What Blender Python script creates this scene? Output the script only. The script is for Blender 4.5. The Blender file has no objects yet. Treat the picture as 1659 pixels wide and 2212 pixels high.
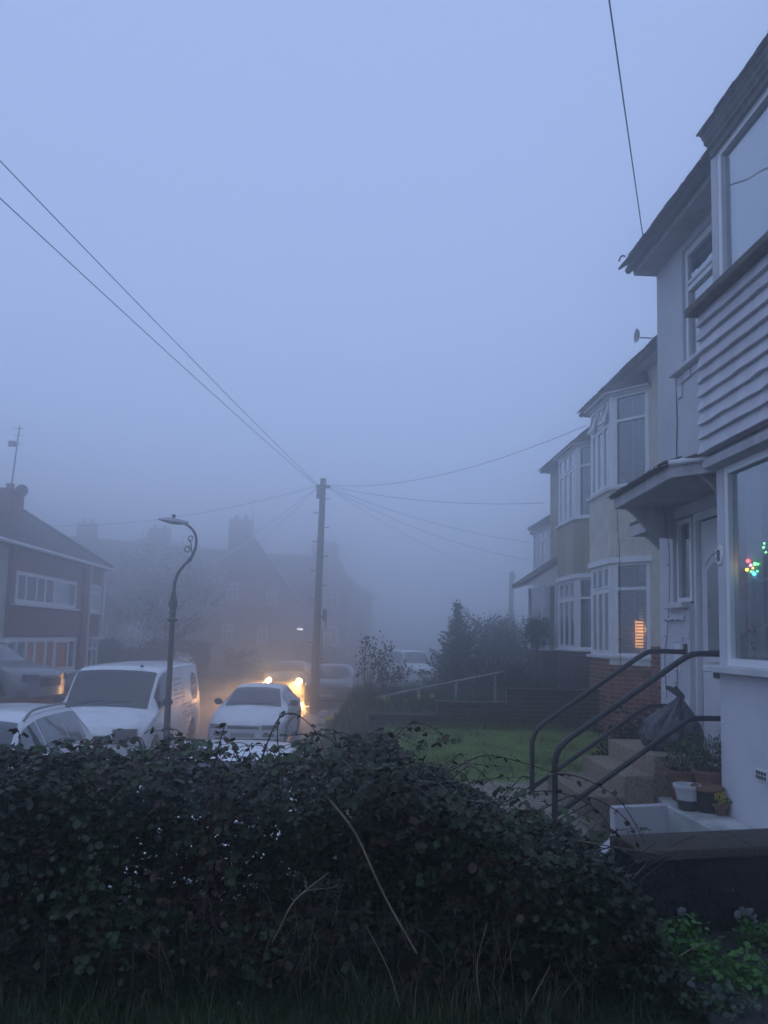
import bpy, math, random
import numpy as np
from mathutils import Matrix, Vector

random.seed(7)
RNG = np.random.default_rng(11)
S = bpy.context.scene
COL = S.collection

# ------------------------------------------------------------------ camera
CAM_Z = 2.6
cd = bpy.data.cameras.new('camera')
cam = bpy.data.objects.new('camera', cd)
COL.objects.link(cam)
cd.sensor_fit = 'VERTICAL'
cd.sensor_height = 24.0
cd.lens = 24.0 * 1660.0 / 2212.0
cd.shift_y = 106.0 / 2212.0
cd.clip_start = 0.05
cd.clip_end = 2000.0
cam.matrix_world = (Matrix.Translation((0, 0, CAM_Z)) @ Matrix.Rotation(math.radians(-2.6), 4, 'Z')
                    @ Matrix.Rotation(math.radians(90 + 5.6), 4, 'X') @ Matrix.Rotation(math.radians(1.4), 4, 'Z'))
S.camera = cam

# ------------------------------------------------------------------ sky, light, exposure
SUN_EL, SUN_AZ = math.radians(3.0), math.radians(200)
wd = bpy.data.worlds.new('World')
S.world = wd
wd.use_nodes = True
wn = wd.node_tree.nodes
wl = wd.node_tree.links
wn.clear()
sky = wn.new('ShaderNodeTexSky')
sky.sky_type = 'NISHITA'
sky.sun_disc = False
sky.sun_elevation = SUN_EL
sky.sun_rotation = SUN_AZ
sky.altitude = 50
sky.air_density = 1.0
sky.dust_density = 0.3
sky.ozone_density = 4.0
# thick evening cloud deck: the clear sky behind it is only a small share of the light
mixs = wn.new('ShaderNodeMix')
mixs.data_type = 'RGBA'
mixs.inputs['Factor'].default_value = 0.85
mixs.inputs['B'].default_value = (3.75, 5.0, 8.5, 1)
bgn = wn.new('ShaderNodeBackground')
bgn.inputs['Strength'].default_value = 0.10
won = wn.new('ShaderNodeOutputWorld')
wl.new(sky.outputs[0], mixs.inputs['A'])
wl.new(mixs.outputs['Result'], bgn.inputs['Color'])
wl.new(bgn.outputs[0], won.inputs['Surface'])

sl = bpy.data.lights.new('sun', 'SUN')
sl.energy = 0.10
sl.angle = math.radians(60)
sl.color = (0.8, 0.88, 1.0)
so = bpy.data.objects.new('sun', sl)
COL.objects.link(so)
so.rotation_euler = (math.radians(35), math.radians(-12), 0)

vs = S.view_settings
vs.view_transform = 'Standard'
vs.look = 'None'
vs.exposure = 0.18
vs.gamma = 1.0
S.render.engine = 'CYCLES'
cy = S.cycles
cy.use_denoising = True
try:
    cy.denoiser = 'OPENIMAGEDENOISE'
    cy.denoising_input_passes = 'RGB_ALBEDO_NORMAL'
except Exception:
    pass
cy.max_bounces = 14
cy.diffuse_bounces = 3
cy.glossy_bounces = 3
cy.transmission_bounces = 4
cy.transparent_max_bounces = 10
cy.volume_bounces = 12
cy.sample_clamp_indirect = 4.0
cy.caustics_reflective = False
cy.caustics_refractive = False
S.render.film_transparent = False

# ------------------------------------------------------------------ materials
MATS = {}


def mat(name, col, rough=0.7, var=0.15, scale=8.0, bump=0.0, bscale=60.0, metal=0.0, spec=0.5, col2=None, streak=False,
        coat=0.0, dist=0.02, detail=6.0, sheen=0.0):
    """procedural surface: base colour broken up by two noises, optional relief"""
    if name in MATS:
        return MATS[name]
    m = bpy.data.materials.new(name)
    m.use_nodes = True
    n, l = m.node_tree.nodes, m.node_tree.links
    b = n['Principled BSDF']
    b.inputs['Roughness'].default_value = rough
    b.inputs['Metallic'].default_value = metal
    b.inputs['Specular IOR Level'].default_value = spec
    b.inputs['Coat Weight'].default_value = coat
    tc = n.new('ShaderNodeTexCoord')
    mp = n.new('ShaderNodeMapping')
    l.new(tc.outputs['Object'], mp.inputs['Vector'])
    if streak:
        mp.inputs['Scale'].default_value = (1, 1, 0.12)
    nz = n.new('ShaderNodeTexNoise')
    nz.inputs['Scale'].default_value = scale
    nz.inputs['Detail'].default_value = detail
    nz.inputs['Roughness'].default_value = 0.65
    l.new(mp.outputs[0], nz.inputs['Vector'])
    cr = n.new('ShaderNodeValToRGB')
    c2 = col2 if col2 else tuple(c * (1 - var * 1.6) for c in col)
    c1 = tuple(min(1, c * (1 + var * 0.6)) for c in col)
    cr.color_ramp.elements[0].position = 0.32
    cr.color_ramp.elements[0].color = (*c2, 1)
    cr.color_ramp.elements[1].position = 0.66
    cr.color_ramp.elements[1].color = (*c1, 1)
    l.new(nz.outputs['Fac'], cr.inputs['Fac'])
    # each object gets its own slight tone
    oi = n.new('ShaderNodeObjectInfo')
    hs = n.new('ShaderNodeHueSaturation')
    mr = n.new('ShaderNodeMapRange')
    mr.inputs['To Min'].default_value = 1 - var * 0.9
    mr.inputs['To Max'].default_value = 1 + var * 0.7
    l.new(oi.outputs['Random'], mr.inputs['Value'])
    l.new(mr.outputs[0], hs.inputs['Value'])
    l.new(cr.outputs['Color'], hs.inputs['Color'])
    l.new(hs.outputs['Color'], b.inputs['Base Color'])
    rr = n.new('ShaderNodeMapRange')
    rr.inputs['To Min'].default_value = max(0.02, rough - 0.12)
    rr.inputs['To Max'].default_value = min(1.0, rough + 0.12)
    l.new(nz.outputs['Fac'], rr.inputs['Value'])
    l.new(rr.outputs[0], b.inputs['Roughness'])
    if bump > 0:
        nb = n.new('ShaderNodeTexNoise')
        nb.inputs['Scale'].default_value = bscale
        nb.inputs['Detail'].default_value = 4
        l.new(tc.outputs['Object'], nb.inputs['Vector'])
        bp = n.new('ShaderNodeBump')
        bp.inputs['Strength'].default_value = bump
        bp.inputs['Distance'].default_value = dist
        l.new(nb.outputs['Fac'], bp.inputs['Height'])
        l.new(bp.outputs[0], b.inputs['Normal'])
    MATS[name] = m
    return m


def glass(name, tint=(0.80, 0.85, 0.87), opac=0.0, base=(0.02, 0.025, 0.03), power=2.4, floor=0.13):
    """window glass: clear layer under a fresnel reflection; opac mixes in an opaque base colour"""
    if name in MATS:
        return MATS[name]
    m = bpy.data.materials.new(name)
    m.use_nodes = True
    n, l = m.node_tree.nodes, m.node_tree.links
    n.clear()
    out = n.new('ShaderNodeOutputMaterial')
    tr = n.new('ShaderNodeBsdfTransparent')
    tr.inputs['Color'].default_value = (*tint, 1)
    df = n.new('ShaderNodeBsdfDiffuse')
    df.inputs['Color'].default_value = (*base, 1)
    m1 = n.new('ShaderNodeMixShader')
    m1.inputs[0].default_value = opac
    gl = n.new('ShaderNodeBsdfGlossy')
    gl.inputs['Roughness'].default_value = 0.03
    gl.inputs['Color'].default_value = (0.95, 0.97, 1, 1)
    tc = n.new('ShaderNodeTexCoord')
    nz = n.new('ShaderNodeTexNoise')
    nz.inputs['Scale'].default_value = 2.5
    bp = n.new('ShaderNodeBump')
    bp.inputs['Strength'].default_value = 0.06
    bp.inputs['Distance'].default_value = 0.05
    l.new(tc.outputs['Object'], nz.inputs['Vector'])
    l.new(nz.outputs['Fac'], bp.inputs['Height'])
    l.new(bp.outputs[0], gl.inputs['Normal'])
    lw = n.new('ShaderNodeLayerWeight')
    lw.inputs['Blend'].default_value = 0.5
    pw = n.new('ShaderNodeMath')
    pw.operation = 'POWER'
    pw.inputs[1].default_value = power
    fr = n.new('ShaderNodeMapRange')
    fr.inputs['To Min'].default_value = floor
    fr.inputs['To Max'].default_value = 1.0
    l.new(lw.outputs['Facing'], pw.inputs[0])
    l.new(pw.outputs[0], fr.inputs['Value'])
    m2 = n.new('ShaderNodeMixShader')
    l.new(tr.outputs[0], m1.inputs[1])
    l.new(df.outputs[0], m1.inputs[2])
    l.new(fr.outputs[0], m2.inputs[0])
    l.new(m1.outputs[0], m2.inputs[1])
    l.new(gl.outputs[0], m2.inputs[2])
    l.new(m2.outputs[0], out.inputs['Surface'])
    MATS[name] = m
    return m


def glow(name, col, strength):
    if name in MATS:
        return MATS[name]
    m = bpy.data.materials.new(name)
    m.use_nodes = True
    b = m.node_tree.nodes['Principled BSDF']
    b.inputs['Base Color'].default_value = (*col, 1)
    b.inputs['Emission Color'].default_value = (*col, 1)
    b.inputs['Emission Strength'].default_value = strength
    MATS[name] = m
    return m


# ------------------------------------------------------------------ objects
ORG = {}          # object name -> world origin its mesh coordinates are measured from


def tag(o, label=None, cat=None, group=None, kind=None):
    if label:
        o['label'] = label
    if cat:
        o['category'] = cat
    if group:
        o['group'] = group
    if kind:
        o['kind'] = kind
    return o


def thing(name, loc, label, cat, group=None, rz=0.0, local=False):
    o = bpy.data.objects.new(name, None)
    o.empty_display_size = 0.2
    COL.objects.link(o)
    o.location = loc
    o.rotation_euler = (0, 0, rz)
    ORG[o.name] = (0, 0, 0) if local else tuple(loc)
    return tag(o, label, cat, group)


def link(name, me, parent=None, loc=None):
    o = bpy.data.objects.new(name, me)
    COL.objects.link(o)
    if parent is not None:
        o.parent = parent
        ORG[o.name] = ORG.get(parent.name, (0, 0, 0))
        if loc is not None:
            g = ORG[o.name]
            o.location = (loc[0] - g[0], loc[1] - g[1], loc[2] - g[2])
    elif loc is not None:
        o.location = loc
    return o


def V(*a):
    return Vector(a)


class MB:
    def __init__(s):
        s.v = []
        s.f = []

    def add(s, vs_, fs):
        k = len(s.v)
        s.v.extend(tuple(p) for p in vs_)
        s.f.extend(tuple(i + k for i in f) for f in fs)
        return s

    def box(s, x0, x1, y0, y1, z0, z1):
        return s.add([(x0, y0, z0), (x1, y0, z0), (x1, y1, z0), (x0, y1, z0), (x0, y0, z1), (x1, y0, z1), (x1, y1, z1), (x0, y1, z1)],
                     [(0, 3, 2, 1), (4, 5, 6, 7), (0, 1, 5, 4), (1, 2, 6, 5), (2, 3, 7, 6), (3, 0, 4, 7)])

    def obox(s, o, u, n, a0, a1, d0, d1, z0, z1):
        """box in a frame: a along u, d along n, z up"""
        o, u, n = Vector(o), Vector(u), Vector(n)
        P = lambda a, d, z: tuple(o + u * a + n * d + V(0, 0, z))
        vv = [P(a0, d0, z0), P(a1, d0, z0), P(a1, d1, z0), P(a0, d1, z0), P(a0, d0, z1), P(a1, d0, z1), P(a1, d1, z1), P(a0, d1, z1)]
        ff = [(0, 3, 2, 1), (4, 5, 6, 7), (0, 1, 5, 4), (1, 2, 6, 5), (2, 3, 7, 6), (3, 0, 4, 7)]
        if u.cross(n).z < 0:
            ff = [tuple(reversed(f)) for f in ff]
        return s.add(vv, ff)

    def prism(s, poly, z0, z1):
        n = len(poly)
        a = sum(poly[i][0] * poly[(i + 1) % n][1] - poly[(i + 1) % n][0] * poly[i][1] for i in range(n))
        if a < 0:
            poly = list(reversed(poly))
        vv = [(p[0], p[1], z0) for p in poly] + [(p[0], p[1], z1) for p in poly]
        ff = [tuple(reversed(range(n))), tuple(range(n, 2 * n))] + [(i, (i + 1) % n, (i + 1) % n + n, i + n) for i in range(n)]
        return s.add(vv, ff)

    def extr(s, poly, vec):
        """closed 3d polygon extruded along vec"""
        n = len(poly)
        vec = Vector(vec)
        vv = [tuple(p) for p in poly] + [tuple(Vector(p) + vec) for p in poly]
        ff = [tuple(reversed(range(n))), tuple(range(n, 2 * n))] + [(i, (i + 1) % n, (i + 1) % n + n, i + n) for i in range(n)]
        return s.add(vv, ff)

    def tube(s, pts, r, k=8, cap=True):
        pts = [Vector(p) for p in pts]
        n = len(pts)
        rs = r if isinstance(r, (list, tuple)) else [r] * n
        up = V(0.13, 0.21, 0.97)
        rings = []
        for i, p in enumerate(pts):
            d = (pts[min(i + 1, n - 1)] - pts[max(i - 1, 0)])
            if d.length < 1e-9:
                d = V(0, 0, 1)
            d.normalize()
            a = up - d * up.dot(d)
            if a.length < 0.1:
                a = V(1, 0, 0) - d * d.x
            a.normalize()
            up = a
            b = d.cross(a)
            rings.append([tuple(p + (a * math.cos(2 * math.pi * j / k) + b * math.sin(2 * math.pi * j / k)) * rs[i]) for j in range(k)])
        vv = [q for rg in rings for q in rg]
        ff = []
        for i in range(n - 1):
            for j in range(k):
                ff.append((i * k + j, i * k + (j + 1) % k, (i + 1) * k + (j + 1) % k, (i + 1) * k + j))
        if cap:
            ff.append(tuple(reversed(range(k))))
            ff.append(tuple(range((n - 1) * k, n * k)))
        return s.add(vv, ff)

    def lathe(s, c, prof, k=20, axis='z'):
        vv, ff = [], []
        for (r, h) in prof:
            for j in range(k):
                a = 2 * math.pi * j / k
                p = (r * math.cos(a), r * math.sin(a), h)
                if axis == 'x':
                    p = (p[2], p[0], p[1])
                elif axis == 'y':
                    p = (p[0], p[2], p[1])
                vv.append((c[0] + p[0], c[1] + p[1], c[2] + p[2]))
        n = len(prof)
        for i in range(n - 1):
            for j in range(k):
                q = (i * k + j, i * k + (j + 1) % k, (i + 1) * k + (j + 1) % k, (i + 1) * k + j)
                ff.append(q if axis != 'y' else tuple(reversed(q)))
        ff.append(tuple(reversed(range(k))))
        ff.append(tuple(range((n - 1) * k, n * k)))
        return s.add(vv, ff)

    def grid(s, P, nu, nv, closed=False):
        vv = [tuple(P(i / nu, j / nv)) for i in range(nu + 1) for j in range(nv + 1)]
        ff = [(i * (nv + 1) + j, (i + 1) * (nv + 1) + j, (i + 1) * (nv + 1) + j + 1, i * (nv + 1) + j + 1)
              for i in range(nu) for j in range(nv)]
        return s.add(vv, ff)

    def mesh(s, name, m, org=(0, 0, 0), smooth=None, jitter=0.0):
        me = bpy.data.meshes.new(name)
        vv = s.v
        if jitter:
            vv = [(p[0] + random.gauss(0, jitter), p[1] + random.gauss(0, jitter), p[2] + random.gauss(0, jitter)) for p in vv]
        me.from_pydata([(p[0] - org[0], p[1] - org[1], p[2] - org[2]) for p in vv], [], s.f)
        if m is not None:
            me.materials.append(m)
        me.update()
        if smooth:
            me.polygons.foreach_set('use_smooth', [True] * len(me.polygons))
            me.set_sharp_from_angle(angle=math.radians(smooth))
        return me

    def build(s, name, m, parent=None, smooth=None, bevel=0.0, jitter=0.0):
        org = ORG.get(parent.name, (0, 0, 0)) if parent is not None else (0, 0, 0)
        o = link(name, s.mesh(name, m, org, smooth, jitter), parent)
        if bevel:
            bv = o.modifiers.new('bevel', 'BEVEL')
            bv.width = bevel
            bv.segments = 2
            bv.limit_method = 'ANGLE'
            bv.angle_limit = math.radians(40)
        return o


def np_mesh(name, verts, faces, m):
    """verts (n,3), faces (k,3|4) arrays"""
    me = bpy.data.meshes.new(name)
    nf, w = faces.shape
    me.vertices.add(len(verts))
    me.vertices.foreach_set('co', np.ascontiguousarray(verts, dtype=np.float32).ravel())
    me.loops.add(nf * w)
    me.loops.foreach_set('vertex_index', np.ascontiguousarray(faces, dtype=np.int32).ravel())
    me.polygons.add(nf)
    me.polygons.foreach_set('loop_start', np.arange(0, nf * w, w, dtype=np.int32))
    me.polygons.foreach_set('loop_total', np.full(nf, w, dtype=np.int32))
    me.update(calc_edges=True)
    me.validate()
    if m is not None:
        me.materials.append(m)
    return me


def rand_rot(n, tilt=1.0):
    """random frames: forward, side arrays"""
    a = RNG.uniform(0, 2 * np.pi, n)
    z = RNG.uniform(-1, 1, n) * tilt
    r = np.sqrt(np.maximum(0, 1 - z * z))
    f = np.stack([np.cos(a) * r, np.sin(a) * r, z], 1)
    h = RNG.normal(size=(n, 3))
    sd = np.cross(f, h)
    sd /= np.linalg.norm(sd, axis=1)[:, None] + 1e-9
    return f, sd


LEAF = np.array([(0, 0, 0), (0.32, 0.30, 0.05), (0.40, 0.62, 0.05), (0, 1.0, -0.08), (-0.40, 0.62, 0.05), (-0.32, 0.30, 0.05), (0, .5, -0.05)])
LEAF_F = np.array([(0, 1, 6), (1, 2, 6), (2, 3, 6), (3, 4, 6), (4, 5, 6), (5, 0, 6)])


def leaf_verts(pos, f, sd, size):
    nr = np.cross(sd, f)
    nr /= np.linalg.norm(nr, axis=1)[:, None] + 1e-9
    sz = size[:, None, None]
    v = (pos[:, None, :] + sz * (LEAF[None, :, 0:1] * sd[:, None, :] + LEAF[None, :, 1:2] * f[:, None, :] + LEAF[None, :, 2:3] * nr[:, None, :]))
    n = len(pos)
    fc = (LEAF_F[None] + (np.arange(n) * 7)[:, None, None]).reshape(-1, 3)
    return v.reshape(-1, 3), fc


def smooth_path(pts, n):
    """Catmull-Rom through points"""
    P = [np.array(p, float) for p in pts]
    P = [2 * P[0] - P[1]] + P + [2 * P[-1] - P[-2]]
    out = []
    seg = len(P) - 3
    for k in range(n + 1):
        u = k / n * seg
        i = min(int(u), seg - 1)
        t = u - i
        a, b, c, d = P[i:i + 4]
        out.append(tuple(0.5 * ((2 * b) + (-a + c) * t + (2 * a - 5 * b + 4 * c - d) * t * t + (-a + 3 * b - 3 * c + d) * t ** 3)))
    return out


M_WHITE = mat('white_upvc', (0.86, 0.87, 0.88), 0.35, 0.05, 3.0)
M_WHITEP = mat('white_paint', (0.76, 0.76, 0.76), 0.6, 0.12, 4.0, 0.15, 40)
M_GLASS = glass('window_glass')
M_CARGLASS = glass('car_glass', (0.30, 0.36, 0.38), 0.98, (0.02, 0.027, 0.03), 3.4, 0.07)  # near-opaque dark base paints the unlit cabin into the glass
M_BLACK = mat('black_rubber', (0.018, 0.018, 0.02), 0.8, 0.2)
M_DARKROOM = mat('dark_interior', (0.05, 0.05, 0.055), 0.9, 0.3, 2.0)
M_SOIL = mat('soil', (0.045, 0.036, 0.028), 0.95, 0.35, 6, 0.8, 30)
# ================================================================== SETTING
M_ASPH = mat('asphalt', (0.06, 0.06, 0.062), 0.6, 0.25, 14, 0.4, 180, spec=0.5)
M_PAVE = mat('paving', (0.16, 0.155, 0.15), 0.75, 0.25, 6, 0.3, 90)
M_EARTH = mat('earth_and_grass', (0.030, 0.048, 0.018), 0.95, 0.35, 3, 0.9, 20, col2=(0.03, 0.026, 0.018))
M_LAWN = mat('lawn_turf', (0.19, 0.28, 0.06), 0.95, 0.25, 1.7, 0.8, 70, col2=(0.09, 0.115, 0.04))
M_CONC = mat('old_concrete', (0.34, 0.29, 0.23), 0.9, 0.3, 9, 0.5, 120, col2=(0.11, 0.095, 0.075))
M_DARKCONC = mat('mossy_concrete', (0.040, 0.042, 0.042), 0.9, 0.4, 7, 0.6, 60, col2=(0.018, 0.022, 0.016))
M_GRASS = mat('grass_blade', (0.18, 0.27, 0.05), 0.75, 0.4, 1.5, col2=(0.08, 0.12, 0.035))
M_DRYGRASS = mat('dry_grass', (0.16, 0.125, 0.07), 0.8, 0.3, 3)


def sst(a, b, x):
    t = min(1, max(0, (x - a) / (b - a)))
    return t * t * (3 - 2 * t)


def lerp(a, b, t):
    return a + (b - a) * t


def interp(tab, x):
    if x <= tab[0][0]:
        return tab[0][1]
    for (a, va), (b, vb) in zip(tab, tab[1:]):
        if x <= b:
            return lerp(va, vb, (x - a) / (b - a))
    return tab[-1][1]


ROAD_R = [(-10, -0.3), (11, -0.3), (15, -1.3), (25, -1.3), (28, 0.4), (34, 3.0), (40, 6.2), (46, 11), (52, 19), (60, 32)]
ROAD_L = [(-10, -6.4), (22, -6.4), (30, -5.6), (36, -3.2), (40, 0.2), (46, 4.5), (52, 11), (60, 24)]


def ground_h(x, y):
    xr, xl = interp(ROAD_R, y), interp(ROAD_L, y)
    g = interp([(0, 1.0), (8.4, 1.0), (13.5, 1.02), (14.2, 1.28), (20, 1.25), (36, 0.75), (60, 0.6)], y)
    h = 0.0
    if x > xr:
        base = interp([(5, 0.5), (13.6, 0.75), (15, 0.5), (24, 0.9)], y)
        h = g * sst(xr + base + 0.05, xr + base + 1.0, x)
    elif x < xl - 0.5:
        h = 0.55 * sst(xl - 0.9, xl - 1.3, x)
    # the bank the photographer stands on
    bank = sst(6.0, 4.9, y) * sst(-7.5, -5.5, x)
    h = max(h, 1.0 * bank)
    return h - 0.02


def make_ground():
    xs = np.concatenate([np.linspace(-200, -26, 8), np.linspace(-24, 16, 121), np.linspace(18, 200, 8)])
    ys = np.concatenate([np.linspace(-60, -3, 6), np.linspace(-2, 36, 128), np.linspace(37, 75, 30), np.linspace(85, 300, 8)])
    vv = np.array([(x, y, ground_h(x, y)) for x in xs for y in ys])
    ny = len(ys)
    ff = np.array([(i * ny + j, (i + 1) * ny + j, (i + 1) * ny + j + 1, i * ny + j + 1) for i in range(len(xs) - 1) for j in range(ny - 1)])
    o = link('ground', np_mesh('ground', vv, ff, M_EARTH))
    tag(o, kind='structure')


make_ground()


def strip(name, left, right, ys, z, m, thick=0.0):
    b = MB()
    vv = []
    for y in ys:
        vv += [(interp(left, y), y, z), (interp(right, y), y, z)]
    n = len(ys)
    b.add(vv, [(2 * i, 2 * i + 1, 2 * i + 3, 2 * i + 2) for i in range(n - 1)])
    if thick:
        k = [(p[0], p[1], z - thick) for p in vv]
        b.add(k, [(2 * i, 2 * i + 2, 2 * i + 3, 2 * i + 1) for i in range(n - 1)])
        b.add(vv + k, [(2 * i, 2 * i + 2, 2 * n + 2 * i + 2, 2 * n + 2 * i) for i in range(n - 1)]
              + [(2 * i + 3, 2 * i + 1, 2 * n + 2 * i + 1, 2 * n + 2 * i + 3) for i in range(n - 1)])
    return tag(b.build(name, m), kind='structure')


YS = [5.9 + i * 1.2 for i in range(46)]
strip('road', ROAD_L, ROAD_R, YS, 0.004, M_ASPH)
off = lambda t, d: [(y, x + d) for y, x in t]
strip('pavement', [(y, x + 0.02) for y, x in ROAD_R], [(y, x + interp([(5, 0.5), (13.6, 0.75), (15, 0.5), (24, 0.9)], y)) for y, x in ROAD_R], YS, 0.11, M_PAVE, 0.16)
strip('pavement', off(ROAD_L, -0.85), off(ROAD_L, -0.02), YS, 0.11, M_PAVE, 0.16)
# narrow verge between the lay-by and the carriageway: the street lamp stands on it
b = MB()
b.prism([(-3.12, 6.2), (-2.46, 6.2), (-2.46, 13.2), (-2.8, 13.8), (-3.12, 13.2)], -0.02, 0.10)
tag(b.build('pavement', M_PAVE, bevel=0.02), kind='structure')


def blades(name, pos, h, w, lean, m, parent=None):
    n = len(pos)
    a = RNG.uniform(0, 2 * np.pi, n)
    d = np.stack([np.cos(a), np.sin(a), np.zeros(n)], 1)
    sd = np.stack([-np.sin(a), np.cos(a), np.zeros(n)], 1)
    ln = RNG.uniform(0.1, 1, n) * lean
    up = np.array([0, 0, 1.0])
    hh, ww = h[:, None], w[:, None]
    p0 = pos - sd * ww
    p1 = pos + sd * ww
    q = pos + up * hh * 0.55 + d * (hh * ln[:, None] * 0.3)
    p2, p3 = q + sd * ww * 0.8, q - sd * ww * 0.8
    tip = pos + up * hh * (1 - 0.25 * ln[:, None]) + d * (hh * ln[:, None])
    v = np.stack([p0, p1, p2, p3, tip], 1).reshape(-1, 3)
    k = (np.arange(n) * 5)[:, None]
    f = np.concatenate([np.concatenate([k, k + 1, k + 2], 1), np.concatenate([k, k + 2, k + 3], 1), np.concatenate([k + 3, k + 2, k + 4], 1)])
    org = np.array(ORG.get(parent.name, (0, 0, 0))) if parent else 0
    return link(name, np_mesh(name, v - org, f, m), parent)


# ---- front lawn, its path and the steps up to the door
LAWN = [(0.98, 8.5), (2.25, 8.55), (2.75, 9.2), (3.4, 9.4), (4.3, 11.6), (4.3, 13.42), (0.65, 13.42), (0.75, 10)]
b = MB()
b.prism(LAWN, 0.9, 1.045)
tag(b.build('lawn', M_LAWN), kind='structure')


def inside(p, poly):
    c = False
    n = len(poly)
    for i in range(n):
        (x1, y1), (x2, y2) = poly[i], poly[(i + 1) % n]
        if (y1 > p[1]) != (y2 > p[1]) and p[0] < (x2 - x1) * (p[1] - y1) / (y2 - y1) + x1:
            c = not c
    return c


pp = [(x, y, 1.04) for x, y in zip(RNG.uniform(0.6, 4.4, 30000), RNG.uniform(8.4, 13.5, 30000)) if inside((x, y), LAWN)]
pp = np.array(pp)
tag(blades('lawn_grass', pp, RNG.uniform(0.012, 0.04, len(pp)), RNG.uniform(0.002, 0.004, len(pp)), 0.8, M_GRASS),
    'short green grass of the front lawn', 'grass', kind='stuff')
tf = np.concatenate([np.stack([RNG.uniform(.7, 4.2, 1500), RNG.normal(13.38, .07, 1500), np.full(1500, 1.04)], 1), np.stack([RNG.normal(1.0, .08, 500), RNG.uniform(8.5, 13.3, 500), np.full(500, 1.04)], 1)]
                    + [np.stack([RNG.normal(cx, .10, 60), RNG.normal(cy2, .10, 60), np.full(60, 1.04)], 1) for cx, cy2 in zip(RNG.uniform(1.1, 3.6, 26), RNG.uniform(8.9, 13.2, 26))])
tag(blades('lawn_tufts', tf, RNG.uniform(.04, .16, len(tf)), RNG.uniform(.002, .005, len(tf)), .9, M_GRASS), 'longer grass tufts on the lawn and along the stepped wall', 'grass', kind='stuff')
b = MB()
b.prism([(0.45, 6.3), (2.05, 6.3), (2.05, 6.7), (2.75, 6.7), (2.75, 9.15), (2.25, 8.5), (0.98, 8.45), (0.35, 8.45)], 0.85, 1.06)
b.prism([(2.75, 8.02), (3.5, 8.02), (3.5, 9.38), (2.78, 9.18)], 0.85, 1.07)
tag(b.build('path', M_CONC, bevel=0.02), kind='structure')
b = MB()
b.prism([(1.42, 2.2), (3.5, 2.2), (3.5, 4.3), (1.95, 4.35), (1.62, 3.75)], 0.85, 1.03)
tag(b.build('path', M_DARKCONC, bevel=0.02, jitter=0.004), kind='structure')
# ================================================================== HOUSES
M_LILAC = mat('lilac_render', (0.70, 0.685, 0.72), 0.85, 0.08, 0.9, 0.35, 60, dist=0.015, col2=(0.58, 0.57, 0.60))
M_LILACW = mat('lilac_boards', (0.68, 0.665, 0.70), 0.75, 0.12, 5.0, 0.2, 50, streak=True)
M_PEBBLE = mat('cream_pebbledash', (0.80, 0.73, 0.62), 0.95, 0.12, 5.0, 1.0, 42, dist=0.03)
M_STAIN = mat('stained_pebbledash', (0.52, 0.45, 0.33), 0.95, 0.2, 1.6, 1.0, 42, dist=0.03, col2=(0.30, 0.27, 0.20), streak=True)
M_BRICK = mat('brick_red', (0.26, 0.095, 0.058), 0.9, 0.45, 9, 0.4, 60, col2=(0.10, 0.05, 0.04))
M_BRICKD = mat('brick_dark', (0.075, 0.042, 0.040), 0.9, 0.4, 9, 0.5, 60)
M_MORTAR = mat('mortar', (0.50, 0.46, 0.41), 0.95, 0.2, 20, 0.4, 120)
M_MORTARD = mat('mortar_dark', (0.30, 0.27, 0.25), 0.95, 0.4, 8, 0.4, 120)
M_TILE = mat('roof_tile', (0.075, 0.050, 0.043), 0.9, 0.4, 10, 0.5, 40, col2=(0.04, 0.042, 0.03))
M_SLATEW = mat('weathered_lead', (0.14, 0.135, 0.13), 0.7, 0.35, 12, 0.3, 40, streak=True)
M_SOFFIT = mat('soffit_board', (0.40, 0.39, 0.40), 0.8, 0.2, 4)
M_BROWNSILL = mat('mossy_sill', (0.13, 0.11, 0.09), 0.9, 0.35, 12, 0.4, 60)
M_CANOPYW = mat('canopy_boards', (0.55, 0.54, 0.55), 0.7, 0.2, 6, streak=True)
M_GUTTER = mat('black_gutter', (0.03, 0.03, 0.034), 0.5, 0.3)
M_NET = mat('net_curtain', (0.55, 0.57, 0.60), 0.9, 0.1, 3)
M_CURT = mat('grey_curtain', (0.26, 0.31, 0.33), 0.9, 0.15, 3)
M_SLAT = mat('blind_slat', (0.34, 0.33, 0.33), 0.6, 0.1, 3)
M_DOOR = mat('white_door', (0.78, 0.78, 0.79), 0.4, 0.05, 3)
M_WARM = glow('warm_lamp_shade', (1.0, 0.42, 0.12), 1.7)

BRICK_ME = {}


def brick_mesh(L, h, d, m):
    key = (round(L, 3), round(h, 3), round(d, 3), m.name)
    if key not in BRICK_ME:
        b = MB()
        b.box(-L / 2, L / 2, -d / 2, d / 2, -h / 2, h / 2)
        BRICK_ME[key] = [b.mesh('brick', m, jitter=0.0022) for _ in range(3)]
    return random.choice(BRICK_ME[key])


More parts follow.
